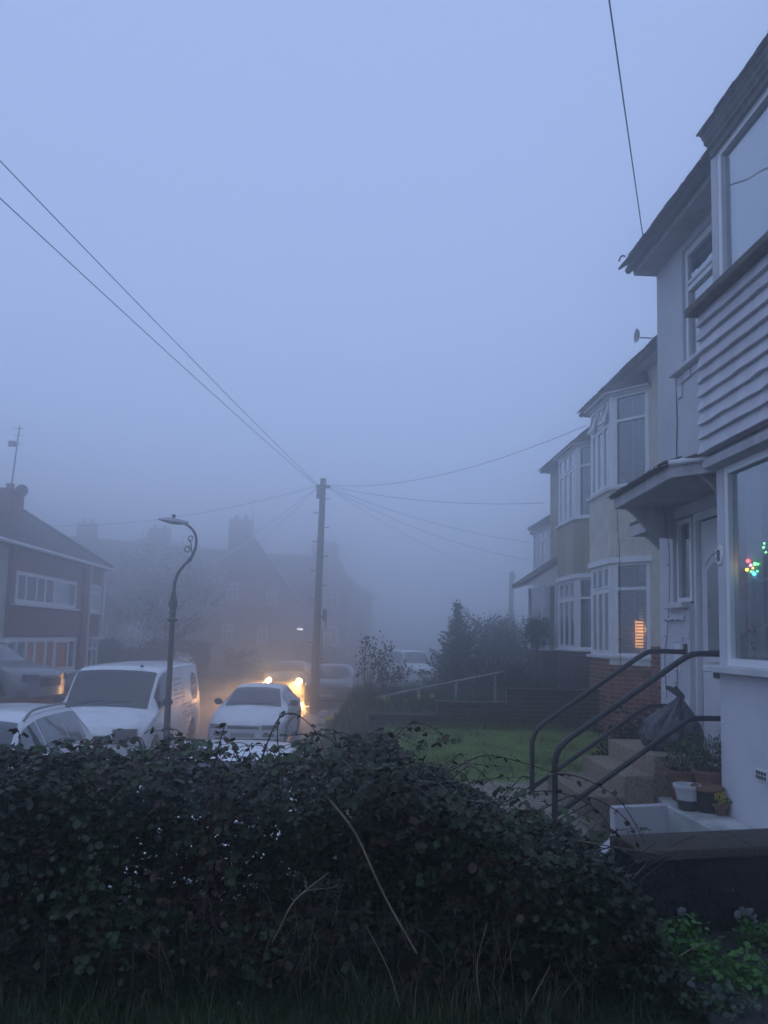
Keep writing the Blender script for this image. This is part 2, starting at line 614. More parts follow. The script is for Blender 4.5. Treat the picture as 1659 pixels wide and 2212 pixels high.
def bricks(parent, o, u, n, length, z0, z1, m, bl=0.215, bh=0.065, j=0.013, depth=0.05, proud=0.006, name='brick', prob=1.0):
    """courses of separate bricks on the face that starts at o and runs along u"""
    o, u, n = Vector(o), Vector(u), Vector(n)
    ang = math.atan2(u.y, u.x)
    nc = int(round((z1 - z0) / (bh + j)))
    bh2 = (z1 - z0) / nc - j
    for c in range(nc):
        z = z0 + (c + 0.5) * (bh2 + j)
        a = 0.0 if c % 2 == 0 else -(bl + j) / 2
        while a < length - 0.03:
            a0, a1 = max(a, 0), min(a + bl, length)
            a += bl + j
            if a1 - a0 < 0.03 or random.random() > prob:
                continue
            p = o + u * ((a0 + a1) / 2) + n * (proud - depth / 2 + random.gauss(0, 0.0015))
            ob = link(name, brick_mesh(bl, bh2, depth, m), parent, (p.x, p.y, z))
            ob.rotation_euler = (0, 0, ang)
            if abs((a1 - a0) - bl) > 1e-4:
                ob.scale = ((a1 - a0) / bl, 1, 1)


def window(parent, o, u, n, w, h, cols=1, transom=None, split=None, bar=0.055, depth=0.07, name='window', gm=None, m=None,
           sash=(), open_top=(), low_split=None):
    """o = lower left corner seen from outside; frame is one part, each pane a sub-part"""
    gm = gm or M_GLASS
    m = m or M_WHITE
    o, u, n = Vector(o), Vector(u).normalized(), Vector(n).normalized()
    b = MB()
    b.obox(o, u, n, 0, bar, -depth, 0, 0, h)
    b.obox(o, u, n, w - bar, w, -depth, 0, 0, h)
    b.obox(o, u, n, bar, w - bar, -depth, -0.001, 0, bar)
    b.obox(o, u, n, bar, w - bar, -depth, -0.001, h - bar, h)
    xs = cols if isinstance(cols, (list, tuple)) else [i / cols for i in range(1, cols)]
    edges = [bar] + [x * w for x in xs] + [w - bar]
    for x in edges[1:-1]:
        b.obox(o, u, n, x - bar / 2, x + bar / 2, -depth, -0.002, bar, h - bar)
    cells = []
    tz = transom * h if transom else None
    for i in range(len(edges) - 1):
        a0 = edges[i] + (bar / 2 if i else 0)
        a1 = edges[i + 1] - (bar / 2 if i < len(edges) - 2 else 0)
        if tz:
            b.obox(o, u, n, a0, a1, -depth, -0.003, tz - bar / 2, tz + bar / 2)
            cells += [(i, 0, a0, a1, bar, tz - bar / 2), (i, 1, a0, a1, tz + bar / 2, h - bar)]
        else:
            cells.append((i, 0, a0, a1, bar, h - bar))
    f = b.build(name, m, parent)
    for (i, k, a0, a1, z0, z1) in cells:
        if (i, k) in sash:
            s = 0.035
            q = MB()
            tilt = 0.10 if (i, k) in open_top else 0.0
            for (x0, x1, y0, y1) in ((a0, a0 + s, z0, z1), (a1 - s, a1, z0, z1), (a0 + s, a1 - s, z0, z0 + s), (a0 + s, a1 - s, z1 - s, z1)):
                q.obox(o, u, n, x0 + 0.003, x1 - 0.003, -0.03, 0.014, y0 + 0.003, y1 - 0.003)
            pq = MB()
            pq.obox(o, u, n, a0 + s, a1 - s, -0.012, -0.006, z0 + s, z1 - s)
            if tilt:      # top-hung light standing ajar
                for mb in (q, pq):
                    mb.v = [tuple(Vector(p) + n * (tilt * (1 - ((p[2] - o.z) - z0) / (z1 - z0)))) for p in mb.v]
            q.build('sash', m, f)
            pq.build('pane', gm, f)
        else:
            q = MB()
            q.obox(o, u, n, a0, a1, -0.045, -0.039, z0, z1)
            q.build('pane', gm, f)
    return f, cells


def drape(parent, o, u, n, a0, a1, z0, z1, d, m, waves=9, amp=0.018, name='curtain'):
    o, u, n = Vector(o), Vector(u), Vector(n)
    b = MB()
    b.grid(lambda s, t: o + u * lerp(a0, a1, s) + n * (-d + amp * math.sin(s * waves * 6.28) + 0.3 * amp * math.sin(s * waves * 15)) + V(0, 0, lerp(z0, z1, t)), waves * 8, 1)
    return b.build(name, m, parent, smooth=60)


SLAT_ME = {}


def blind(parent, o, u, n, a0, a1, z0, z1, d, pitch=0.052, sw=0.045, tilt=22, lit=None):
    """venetian blind: every slat its own sub-part; lit = (a0,a1,z0,z1) region of the glowing lamp behind it"""
    o, u, n = Vector(o), Vector(u), Vector(n)
    ang = math.atan2(u.y, u.x)
    L = a1 - a0
    key = (round(L, 3), tilt)
    if key not in SLAT_ME:
        b = MB()
        t = math.radians(tilt)
        c, s_ = math.cos(t) * sw / 2, math.sin(t) * sw / 2
        b.add([(-L / 2, -c, -s_), (L / 2, -c, -s_), (L / 2, c, s_), (-L / 2, c, s_), (-L / 2, -c, -s_ + .004), (L / 2, -c, -s_ + .004), (L / 2, c, s_ + .004), (-L / 2, c, s_ + .004)],
              [(0, 3, 2, 1), (4, 5, 6, 7), (0, 1, 5, 4), (1, 2, 6, 5), (2, 3, 7, 6), (3, 0, 4, 7)])
        SLAT_ME[key] = b.mesh('slat', M_SLAT)
    z = z0 + pitch / 2
    while z < z1 - pitch / 3:
        p = o + u * ((a0 + a1) / 2) - n * d
        ob = link('slat', SLAT_ME[key], parent, (p.x, p.y, o.z + z))
        ob.rotation_euler = (random.gauss(0, .05), 0, ang)
        z += pitch


def nrm(u):
    return Vector((u[1], -u[0], 0))


def faces_of(pts):
    """bay plan points far to near -> (origin, u, n, length) per face"""
    out = []
    for a, b in zip(pts, pts[1:]):
        u = Vector((b[0] - a[0], b[1] - a[1], 0))
        L = u.length
        u.normalize()
        out.append((Vector((a[0], a[1], 0)), u, nrm(u), L))
    return out


def offset_poly(pts, d):
    """open polyline pushed outward by d (mitred)"""
    fs = faces_of(pts)
    out = []
    for i, p in enumerate(pts):
        if i == 0:
            q = Vector((p[0], p[1], 0)) + fs[0][2] * d
        elif i == len(pts) - 1:
            q = Vector((p[0], p[1], 0)) + fs[-1][2] * d
        else:
            m = (fs[i - 1][2] + fs[i][2])
            m /= m.length_squared / 2
            q = Vector((p[0], p[1], 0)) + m * d
        out.append((q.x, q.y))
    return out


def ring(pts, d0, d1, z0, z1):
    """band following the bay plan between two offsets"""
    b = MB()
    A, B = offset_poly(pts, d0), offset_poly(pts, d1)
    b.prism(list(A) + list(reversed(B)), z0, z1)
    return b


# ------------------------------------------------------------------ the lilac house (nearest)
LH = thing('terraced_house', (3.55, 6.0, 0.9), 'lilac rendered house with white weatherboarded bay and a porch canopy over its white door', 'house', 'houses stepping down the street')
XW = 3.55
b = MB()
b.box(XW, 3.95, 8.24, 8.60, 0.6, 6.96)          # corner pier
b.box(XW, 3.95, 6.2, 8.24, 3.96, 5.55)
b.box(XW, 3.95, 7.92, 8.24, 5.55, 6.96)
b.box(XW, 3.95, 6.2, 6.98, 5.55, 6.96)
b.box(XW, 3.95, 6.98, 7.92, 6.88, 6.96)
b.box(XW, 3.95, 7.85, 8.24, 0.6, 3.02)
b.box(3.95, 9.0, 8.40, 8.60, 0.6, 6.96)         # party side
b.box(XW, 3.95, 2.0, 4.0, 0.6, 6.96)
b.box(3.951, 3.97, 2.0, 8.4, 0.6, 6.96)
b.build('wall', M_LILAC, LH)
b = MB()
b.box(3.05, XW - 0.002, 4.0, 6.2, 0.6, 2.374)
b.build('bay_wall', M_LILAC, LH)
b = MB()
b.box(3.05, 3.12, 6.08, 6.199, 2.40, 4.05)
b.box(3.12, XW - 0.002, 6.14, 6.198, 2.40, 4.05)
b.build('bay_pier', M_LILAC, LH)
b = MB()
b.box(3.05, 3.12, 6.09, 6.199, 5.50, 6.80)
b.box(3.12, XW - 0.002, 6.14, 6.198, 5.50, 6.80)
b.build('bay_pier', M_LILAC, LH)
U, N = Vector((0, -1, 0)), Vector((-1, 0, 0))
# lower bay window with its sill
b = MB()
b.box(2.955, 3.20, 4.0, 6.31, 2.375, 2.43)
b.build('window_sill', M_WHITEP, LH, bevel=0.008)
f, _ = window(LH, (3.052, 6.075, 2.432), U, N, 2.0, 1.615, [0.62], None, bar=0.06, sash=())
drape(f, (3.052, 6.075, 2.432), U, N, 0.10, 0.32, 0.08, 1.55, 0.14, M_NET, 3, 0.02)
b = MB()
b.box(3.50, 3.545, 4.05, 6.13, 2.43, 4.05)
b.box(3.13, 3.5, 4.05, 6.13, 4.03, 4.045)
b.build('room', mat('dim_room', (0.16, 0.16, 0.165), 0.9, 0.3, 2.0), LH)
# upper bay window, mossy sill
b = MB()
b.box(2.86, 3.12, 4.0, 6.36, 5.435, 5.50)
b.build('window_sill', M_BROWNSILL, LH, bevel=0.01, jitter=0.002)
f, _ = window(LH, (3.052, 6.085, 5.502), U, N, 2.0, 1.30, [0.6], None, bar=0.06)
drape(f, (3.052, 6.085, 5.502), U, N, 0.07, 1.9, 0.06, 1.24, 0.12, M_NET, 6, 0.012)
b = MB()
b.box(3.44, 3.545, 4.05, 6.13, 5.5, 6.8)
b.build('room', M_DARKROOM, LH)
# cornice of the bay: stepped lead and tile edges
prof = [(3.12, 6.802), (3.00, 6.802), (2.99, 6.85), (2.955, 6.87), (2.95, 6.91), (2.92, 6.93), (2.915, 6.965), (2.885, 6.98), (2.88, 7.01), (2.855, 7.03), (2.85, 7.06), (3.12, 7.22)]
b = MB()
b.extr([(3.05 - (3.05 - x) * .62 if x < 3.05 else x, 6.15, 6.802 + (z - 6.802) * .8) for x, z in prof], (0, -2.3, 0))
b.build('cornice', M_SLATEW, LH, jitter=0.003)
# tile edges above the cornice
for i in range(14):
    q = MB()
    q.box(-0.10, 0.12, -0.08, 0.08, -0.008, 0.008)
    o = link('roof_tile', q.mesh('roof_tile', M_TILE, jitter=0.002), LH, (2.99, 6.07 - i * 0.165, 7.032 + random.gauss(0, 0.004)))
    o.rotation_euler = (0, math.radians(-28), random.gauss(0, 0.02))
b = MB()
b.extr([(3.0, 6.16, 7.03), (3.6, 6.16, 7.36), (3.6, 6.16, 7.15), (3.1, 6.16, 7.04)], (0, -2.3, 0))
b.build('bay_roof', M_TILE, LH)
# weatherboards, bottom edge proud and a little wavy
NB = 10
for k in range(NB):
    z0 = 4.205 + k * 0.1235
    b = MB()
    seg = 16
    rows = []
    for i in range(seg + 1):
        y = 6.285 - i * (2.285 / seg)
        dz = random.gauss(0, 0.004)
        dx = random.gauss(0, 0.002)
        rows.append([(2.930 + dx, y, z0 + dz), (2.972, y, z0 + 0.138), (3.03, y, z0 + 0.138), (3.03, y, z0 + dz + 0.004)])
    vv = [p for r in rows for p in r]
    ff = []
    for i in range(seg):
        for j in range(4):
            ff.append((i * 4 + j, i * 4 + (j + 1) % 4, (i + 1) * 4 + (j + 1) % 4, (i + 1) * 4 + j))
    ff += [(3, 2, 1, 0), (seg * 4, seg * 4 + 1, seg * 4 + 2, seg * 4 + 3)]
    b.add(vv, ff)
    b.build('weatherboard', M_LILACW, LH)
b = MB()
b.box(3.031, XW - 0.002, 4.0, 6.27, 4.23, 5.434)
b.box(2.972, 3.031, 4.0, 6.28, 4.19, 4.204)
b.build('bay_core', M_SOFFIT, LH)
# fascia and flashing over the lower window
b = MB()
b.extr([(3.05, 6.24, 4.05), (2.955, 6.24, 4.07), (2.95, 6.24, 4.125), (3.02, 6.24, 4.188), (3.10, 6.24, 4.188), (3.10, 6.24, 4.05)], (0, -2.2, 0))
b.build('fascia', M_CANOPYW, LH)
# bedroom window in the main wall
b = MB()
b.box(3.46, XW + 0.02, 6.9, 8.10, 5.515, 5.56)
b.build('window_sill', M_WHITEP, LH, bevel=0.006)
f, _ = window(LH, (XW + 0.03, 7.90, 5.562), U, N, 0.90, 1.31, 1, 0.66, bar=0.06, sash=((0, 1),))
drape(f, (XW + 0.03, 7.90, 5.562), U, N, 0.06, 0.84, 0.06, 1.25, 0.12, M_NET, 4, 0.012)
# eaves: soffit, gutter, ragged tile ends, roof slope
b = MB()
b.box(3.30, XW + 0.3, 6.15, 8.66, 6.962, 6.99)
b.extr([(3.30, 8.66, 6.962), (3.275, 8.66, 7.07), (3.30, 8.66, 7.07)], (0, -2.5, 0))
b.build('soffit', M_SOFFIT, LH)
b = MB()
b.tube([(3.245, 8.70, 7.04), (3.245, 6.2, 7.045)], 0.042, 10)
b.tube([(3.19, 8.66, 7.20), (3.18, 8.71, 7.235), (3.17, 8.76, 7.235), (3.165, 8.79, 7.20)], 0.011, 6)
b.build('gutter', M_GUTTER, LH, smooth=40)
b = MB()
b.extr([(3.22, 8.68, 7.085), (7.0, 8.68, 9.6), (7.0, 8.68, 9.3), (3.45, 8.68, 7.0)], (0, -6.5, 0))
b.build('roof', M_TILE, LH)
q = MB()
q.box(-0.11, 0.13, -0.08, 0.08, -0.008, 0.008)
tme = [q.mesh('roof_tile', M_TILE, jitter=0.004) for _ in range(4)]
for i in range(16):
    o = link('roof_tile', random.choice(tme), LH, (3.22, 8.62 - i * 0.165, 7.112 + random.gauss(0, 0.003)))
    o.rotation_euler = (0, math.radians(-33 + random.gauss(0, 1.2)), random.gauss(0, 0.015))
# moss lumps along the tile edge
b = MB()
for i in range(26):
    y = 8.6 - i * 0.095 + random.gauss(0, 0.02)
    b.lathe((3.20 + random.gauss(0, 0.02), y, 7.12), [(0.001, 0), (0.02 * random.uniform(.4, 1.2), 0.01), (0.001, random.uniform(.012, .035))], 6)
o = b.build('moss', mat('moss', (0.05, 0.055, 0.02), 0.95, 0.3, 30), LH)
o['kind'] = 'stuff'
# porch canopy
CA, CB, CWF, CWN = (2.815, 6.56), (2.90, 8.26), (XW - 0.003, 8.30), (3.10, 6.27)
b = MB()
n4 = [(2.845, 6.60), (2.93, 8.22), (XW - 0.003, 8.26), (XW - 0.003, 6.22), (3.13, 6.30)]
zc = 4.06
top = [(CA[0] - .02, CA[1], 4.19), (CB[0] - .03, CB[1] + .03, 4.19), (XW - .003, 8.32, 4.44), (XW - .003, 6.22, 4.44), (3.05, 6.22, 4.24)]
bot = [(CA[0] - .02, CA[1], 4.165), (CB[0] - .03, CB[1] + .03, 4.165), (XW - .003, 8.32, 4.415), (XW - .003, 6.22, 4.415), (3.05, 6.22, 4.215)]
b.add(top + bot, [(4, 3, 2, 1, 0), (5, 6, 7, 8, 9), (0, 1, 6, 5), (1, 2, 7, 6), (2, 3, 8, 7), (3, 4, 9, 8), (4, 0, 5, 9)])
can = b.build('canopy', M_TILE, LH)
b = MB()
b.prism([CA, CB, (CB[0] + .025, CB[1] - .02), (CA[0] + .03, CA[1] + .03)], zc, 4.166)
b.prism([CA, (CA[0] + .03, CA[1] + .03), (3.12, 6.32), CWN], zc, 4.166)
b.prism([CB, CWF, (XW - .003, 8.27), (CB[0] + .025, CB[1] - .02)], zc, 4.166)
b.build('fascia', M_CANOPYW, can)
b = MB()
b.prism(n4, zc + 0.012, zc + 0.03)
b.build('soffit', M_SOFFIT, can)
b = MB()
b.tube([(2.80, 6.55, 4.185), (3.06, 6.28, 4.185)], 0.028, 8)
b.build('gutter', M_WHITEP, can, smooth=40)
for (yy, x0) in ((6.42, 2.95), (8.20, 2.96)):     # shaped side brackets
    b = MB()
    pts = [(XW - .004, zc + .012), (x0, zc + .012)]
    for i in range(13):
        t = i / 12
        pts.append((lerp(x0, XW - .004, t), zc + .01 - 0.32 * (0.5 - 0.5 * math.cos(math.pi * min(1, t * 1.35))) ** 1.1))
    b.extr([(x, yy, z) for x, z in pts], (0, 0.05, 0))
    b.build('bracket', M_CANOPYW, can)
q = MB()
q.box(-0.09, 0.10, -0.08, 0.08, -0.007, 0.007)
tme2 = [q.mesh('roof_tile', M_TILE, jitter=0.004) for _ in range(3)]
for i in range(10):
    t = i / 9
    o = link('roof_tile', random.choice(tme2), can, (lerp(2.83, 2.91, t), lerp(6.66, 8.2, t), 4.215 + random.gauss(0, .004)))
    o.rotation_euler = (0, math.radians(-20), random.gauss(0, .04))
b = MB()
for i in range(40):
    t = i / 39
    b.lathe((lerp(2.80, 2.89, t) + random.gauss(0, .012), lerp(6.6, 8.25, t), 4.20), [(0.001, 0), (random.uniform(.008, .02), .012), (.001, random.uniform(.015, .04))], 5)
o = b.build('moss', MATS['moss'], can)
o['kind'] = 'stuff'
# recessed white door with its frame, side light below the canopy
b = MB()
DX = 3.60
b.box(DX, 3.74, 7.775, 7.85, 1.60, 3.96)
b.box(DX, 3.74, 6.80, 7.775, 3.88, 3.96)
b.box(DX - 0.02, 3.74, 7.755, 7.776, 1.60, 3.9)
b.build('door_frame', M_DOOR, LH, bevel=0.006)
door = MB().box(DX + 0.035, DX + 0.09, 6.88, 7.742, 1.64, 3.86).build('door', M_DOOR, LH)
b = MB()
b.box(DX + 0.05, DX + 0.11, 7.742, 7.775, 1.62, 3.88)
b.box(DX + 0.05, DX + 0.11, 6.8, 7.742, 3.862, 3.88)
b.build('door_gap', M_BLACK, LH)


def arch(y0, y1, z0, z1, rise, k=8):
    pts = [(y0, z0), (y1, z0), (y1, z1)]
    for i in range(1, k):
        t = i / k
        pts.append((lerp(y1, y0, t), z1 + rise * math.sin(math.pi * t)))
    pts.append((y0, z1))
    return pts


for (y0, y1, z0, z1, r, x, th, m_, nm) in ((7.18, 7.64, 2.46, 3.36, .09, DX + .030, .012, M_DOOR, 'moulding'), (7.21, 7.61, 2.49, 3.34, .085, DX + .028, .004, glass('obscure_glass', (0.45, 0.52, 0.5), 0.6, (0.12, 0.15, 0.15)), 'pane'),
                                           (7.08, 7.58, 1.78, 2.12, .0, DX + .028, .008, M_DOOR, 'moulding'), (7.12, 7.54, 1.82, 2.08, .0, DX + .024, .006, M_DOOR, 'moulding'),
                                           (7.05, 7.60, 2.425, 2.445, .0, DX + .018, .016, M_DOOR, 'moulding')):
    b = MB()
    P = arch(y0, y1, z0, z1, r) if r else [(y0, z0), (y1, z0), (y1, z1), (y0, z1)]
    b.extr([(x, y, z) for y, z in P], (th, 0, 0))
    b.build(nm, m_, door)
b = MB()
P, Q = arch(7.18, 7.64, 3.40, 3.41, .10), arch(7.15, 7.67, 3.40, 3.43, .12)
for i in range(2, len(P) - 1):
    b.add([(DX + .022, *P[i]), (DX + .022, *P[i + 1]), (DX + .022, *Q[i + 1]), (DX + .022, *Q[i])], [(0, 1, 2, 3)])
    b.add([(DX + .036, *P[i]), (DX + .036, *P[i + 1]), (DX + .022, *P[i + 1]), (DX + .022, *P[i])], [(0, 1, 2, 3)])
b.build('moulding', M_DOOR, door)
MB().box(DX + .02, DX + .036, 7.14, 7.50, 2.27, 2.36).build('letter_box', mat('letter_plate', (0.02, 0.018, 0.025), 0.4, 0.1), door, bevel=0.004)
b = MB()
b.tube([(DX + .03, 6.97, 2.62), (DX - .02, 6.97, 2.62), (DX - .022, 7.08, 2.62)], 0.009, 8)
b.build('handle', mat('chrome', (0.5, 0.5, 0.5), 0.25, 0.05, metal=1.0), door, smooth=40)
b = MB()
b.box(3.60, 3.65, 7.3, 7.75, 1.52, 1.6)
b.build('threshold', M_CONC, LH)
f, _ = window(LH, (XW + 0.035, 8.225, 3.045), U, N, 0.36, 0.89, 1, None, bar=0.045, gm=MATS['obscure_glass'])
b = MB()
b.box(XW + .12, XW + .15, 7.86, 8.22, 3.05, 3.93)
b.build('backing', M_CURT, f)
b = MB()
b.box(3.47, XW + 0.03, 7.86, 8.34, 2.975, 3.035)
b.build('window_sill', M_WHITEP, LH, bevel=0.008)
# crumbling render ledge and brickwork ghosting below the side light
b = MB()
seg = 12
vv = []
for i in range(seg + 1):
    y = 8.42 - i * 0.04
    vv += [(XW - .045 + random.gauss(0, .006), y, 2.86 + random.gauss(0, .008)), (XW + .01, y, 2.93), (XW + .01, y, 2.83)]
b.add(vv, [(i * 3 + j, i * 3 + (j + 1) % 3, i * 3 + 3 + (j + 1) % 3, i * 3 + 3 + j) for i in range(seg) for j in range(3)] + [(2, 1, 0), (seg * 3, seg * 3 + 1, seg * 3 + 2)])
b.build('ledge', M_LILAC, LH)
for (y0, y1, z) in ((8.26, 8.02, 2.62), (8.05, 7.86, 2.66), (8.1, 7.86, 2.42), (8.05, 7.86, 1.95), (8.05, 7.86, 1.80), (8.05, 7.86, 1.66)):
    b = MB()
    b.box(XW - .007, XW + .002, y1, y0, z, z + .065)
    b.build('render_patch', M_LILAC, LH, jitter=0.002)
b = MB()
b.box(XW - .012, XW + .002, 8.06, 8.22, 2.30, 2.60)
b.build('meter_cover', M_WHITE, LH, bevel=0.004)
# loose tiles left under the bedroom sill
for (y0, y1, z0, z1) in ((8.04, 7.90, 5.40, 5.50), (7.89, 7.70, 5.41, 5.50), (7.69, 7.45, 5.42, 5.50), (8.04, 7.93, 5.26, 5.39)):
    b = MB()
    b.box(XW - .022, XW + .002, y1, y0, z0, z1)
    b.build('hung_tile', M_LILACW, LH, jitter=0.003)
b = MB()
b.tube([(XW - .008, 8.08, 5.5), (XW - .008, 8.07, 5.0), (XW - .012, 8.085, 4.7), (XW - .01, 8.06, 4.45)], 0.006, 6)
b.build('cable', M_GUTTER, LH)
# round house number plaque on the bay pier
b = MB()
b.lathe((3.035, 6.155, 3.33), [(0.001, 0), (0.050, 0), (0.054, .006), (0.054, .018), (0.001, .018)], 24, 'x')
b.v = [(x, y, 3.33 + (z - 3.33) * 1.55) for x, y, z in b.v]
pl = b.build('number_plaque', M_WHITEP, LH, smooth=40)
for dz in (0.026, -0.026):
    b = MB()
    b.tube([(3.032, 6.155 + .017 * math.cos(a * math.pi / 6), 3.33 + dz * .85 + .021 * math.sin(a * math.pi / 6)) for a in range(13)], 0.0055, 6)
    b.build('numeral', mat('numeral', (0.06, 0.07, 0.09), .5, .1), pl)
# air brick in the bay wall
av = MB().box(3.038, 3.06, 5.50, 5.665, 1.62, 1.70).build('air_vent', M_WHITEP, LH)
for k in range(4):
    MB().box(3.034, 3.05, 5.515 + k * .036, 5.538 + k * .036, 1.632, 1.656).build('slot', M_BLACK, av)
    MB().box(3.034, 3.05, 5.515 + k * .036, 5.538 + k * .036, 1.664, 1.688).build('slot', M_BLACK, av)

# white painted ledge and step side below the door
wl_ = thing('retaining_wall', (2.86, 6.0, 0.8), 'white painted low wall with a stained ledge beside the door steps', 'wall')
b = MB()
b.prism([(2.71, 4.6), (3.045, 4.6), (3.045, 6.22), (3.5, 6.24), (3.5, 6.74), (2.76, 6.79), (2.70, 6.44)], 0.7, 1.262)
b.build('ledge', mat('stained_white', (0.66, 0.67, 0.66), 0.8, 0.2, 3, 0.2, 40, col2=(0.27, 0.30, 0.27), streak=True), wl_, bevel=0.012, jitter=0.004)
b = MB()
b.prism([(2.20, 6.29), (2.698, 6.43), (2.698, 6.53), (2.20, 6.39)], 0.7, 1.262)
b.prism([(1.72, 5.62), (1.80, 5.60), (2.199, 6.29), (2.199, 6.41)], 0.7, 1.0)
b.build('panel', mat('lilac_white', (0.62, 0.61, 0.65), 0.85, 0.08, 2), wl_, jitter=0.004)

# ------------------------------------------------------------------ generic bay house
def bay_house(label, xw, y0, y1, bpts, lv, m_wall, m_sp, m_band, plinth_m, mortar_m, group='houses stepping down the street', blinds=False, nbay=(1, 3, 1), roof_top=None, lit=False, stain=False):
    """lv: plinth base, sill1, head1, sill2, head2, eaves"""
    zb, s1, h1, s2, h2, ze = lv
    T = thing('terraced_house', (xw, (y0 + y1) / 2, zb), label, 'house', group)
    MB().box(xw, xw + 0.3, y0, y1, zb - .3, ze).build('wall', m_wall, T)
    core = offset_poly(bpts, -0.004)
    MB().prism(core, zb - .3, s1 - 0.05).build('plinth', mortar_m, T)
    MB().prism(bpts, h1, s2 - 0.05).build('bay_wall', m_sp, T)
    ring(bpts, -0.25, 0.06, s1 - 0.05, s1).build('window_sill', M_WHITEP, T, bevel=0.006)
    ring(bpts, -0.25, 0.05, s2 - 0.05, s2).build('window_sill', M_WHITEP, T, bevel=0.006)
    ring(bpts, -0.25, 0.03, h1 - 0.10, h1 - 0.002).build('window_head', M_WHITE, T)
    ring(bpts, -0.25, 0.03, h2 - 0.06, h2).build('window_head', M_WHITE, T)
    inner = offset_poly(bpts, -0.34)
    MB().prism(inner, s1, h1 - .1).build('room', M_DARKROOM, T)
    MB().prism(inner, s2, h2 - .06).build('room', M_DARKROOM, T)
    fs = faces_of(bpts)
    for fi, (o, u, n, L) in enumerate(fs):
        bricks(T, (o.x, o.y, 0), u, n, L, zb, s1 - 0.055, plinth_m) if plinth_m else None
        for (za, zh, up) in ((s1, h1 - .1, 0), (s2, h2 - .06, 1)):
            oo = Vector((o.x, o.y, za)) - n * 0.03
            w = L
            pad = 0.075
            post = MB()
            post.obox(oo, u, n, 0, pad, -.1, 0.004, 0, zh - za)
            post.build('corner_post', M_WHITE, T)
            post = MB()
            post.obox(oo, u, n, w - pad, w, -.1, 0.004, 0, zh - za)
            post.build('corner_post', M_WHITE, T)
            k = nbay[fi]
            sash = [(i, t) for i in range(k) for t in (0, 1)] if k > 1 else []
            opn = [(0, 1), (2, 1)] if (blinds and up and k > 1) else []
            f, cells = window(T, oo + u * pad, u, n, w - 2 * pad, zh - za, k, 0.72, bar=0.05, sash=sash, open_top=opn)
            o2 = oo + u * pad
            if k == 1 and blinds:
                for (i, kk, a0, a1, z0, z1) in cells:
                    mid = (a0 + a1) / 2
                    blind(f, o2, u, n, a0, mid - .012, z0, z1, 0.115)
                    blind(f, o2, u, n, mid + .012, a1, z0, z1, 0.115)
                    q = MB()
                    q.obox(o2, u, n, mid - .012, mid + .012, -.085, -.08, z0, z1)
                    q.obox(o2, u, n, a1 - .1, a1 - .085, -.085, -.08, z0, z1)
                    q.build('blind_tape', M_SLAT, f)
                if lit and not up:
                    q = MB()
                    z0 = cells[0][4]
                    q.obox(o2, u, n, (w - 2 * pad) * .40, (w - 2 * pad) * .96, -.20, -.17, z0 + .10, z0 + .56)
                    q.build('lamp_shade', M_WARM, f)
                    pl_ = bpy.data.lights.new('lamp', 'POINT')
                    pl_.energy = 5
                    pl_.color = (1, .6, .25)
                    pl_.shadow_soft_size = .08
                    lo = bpy.data.objects.new('lamp', pl_)
                    COL.objects.link(lo)
                    lo.parent = f
                    g = ORG[f.name]
                    p = o2 + u * (w * .55) - n * .19
                    lo.location = (p.x - g[0], p.y - g[1], p.z + z0 + .4 - g[2])
            else:
                drape(f, o2, u, n, .04, w - 2 * pad - .04, .05, zh - za - .05, 0.13, M_CURT if k == 1 else M_NET, 4 if k == 1 else 7)
    # bay roof: hipped tile cap with an overhanging edge
    ov = offset_poly(bpts, 0.10)
    b = MB()
    n_ = len(ov)
    bk = [(xw + .001, ov[0][1] - .0), (xw + .001, ov[-1][1] + .0)]
    low = [(x, y, h2 + 0.002) for x, y in ov]
    lo2 = [(x, y, h2 + 0.05) for x, y in ov]
    tp = [(xw - .002, ov[0][1] - .25, h2 + .32)] * 2 + [(xw - .002, ov[-1][1] + .25, h2 + .32)] * 2
    b.add(low + lo2 + tp, [tuple(range(n_))] + [(i, n_ + i, n_ + i + 1, i + 1) for i in range(n_ - 1)] + [(n_ + i, 2 * n_ + i, 2 * n_ + i + 1, n_ + i + 1) for i in range(n_ - 1)])
    b.build('bay_roof', M_TILE, T)
    ring(bpts, .05, .095, h2 - .035, h2 - .001).build('gutter', M_CANOPYW, T)
    # main eaves and roof slope
    MB().box(xw - .20, xw + .3, y0, y1, ze + .002, ze + .03).build('soffit', M_CANOPYW, T)
    b = MB()
    b.tube([(xw - .25, y0 - .02, ze + .05), (xw - .25, y1 + .02, ze + .05)], .05, 8)
    b.build('gutter', M_GUTTER, T, smooth=40)
    b = MB()
    b.extr([(xw - .29, y1, ze + .09), (xw + 3.6, y1, ze + 2.7), (xw + 3.6, y1, ze + 2.5), (xw - .2, y1, ze + .03)], (0, y0 - y1, 0))
    b.build('roof', M_TILE, T)
    q = MB()
    q.box(-0.11, 0.13, -0.08, 0.08, -0.008, 0.008)
    me = q.mesh('roof_tile', M_TILE, jitter=0.003)
    for i in range(int((y1 - y0) / .165)):
        o = link('roof_tile', me, T, (xw - .29, y0 + .08 + i * .165, ze + .115 + random.gauss(0, .005)))
        o.rotation_euler = (0, math.radians(-33), 0)
    return T


PB = [(4.95, 14.55), (4.46, 14.02), (4.46, 12.90), (4.97, 12.33)]
PH = bay_house('cream pebbledashed house with lamplit slatted blinds in its ground floor bay', 4.95, 8.9, 15.3, PB,
               (1.02, 2.37, 4.04, 5.25, 6.93, 7.2), M_PEBBLE, M_PEBBLE, M_WHITE, M_BRICK, M_MORTAR, blinds=True, lit=True)
bricks(PH, (4.93, 12.33, 0), (0, -1, 0), (-1, 0, 0), 1.5, 1.02, 2.55, M_BRICK)
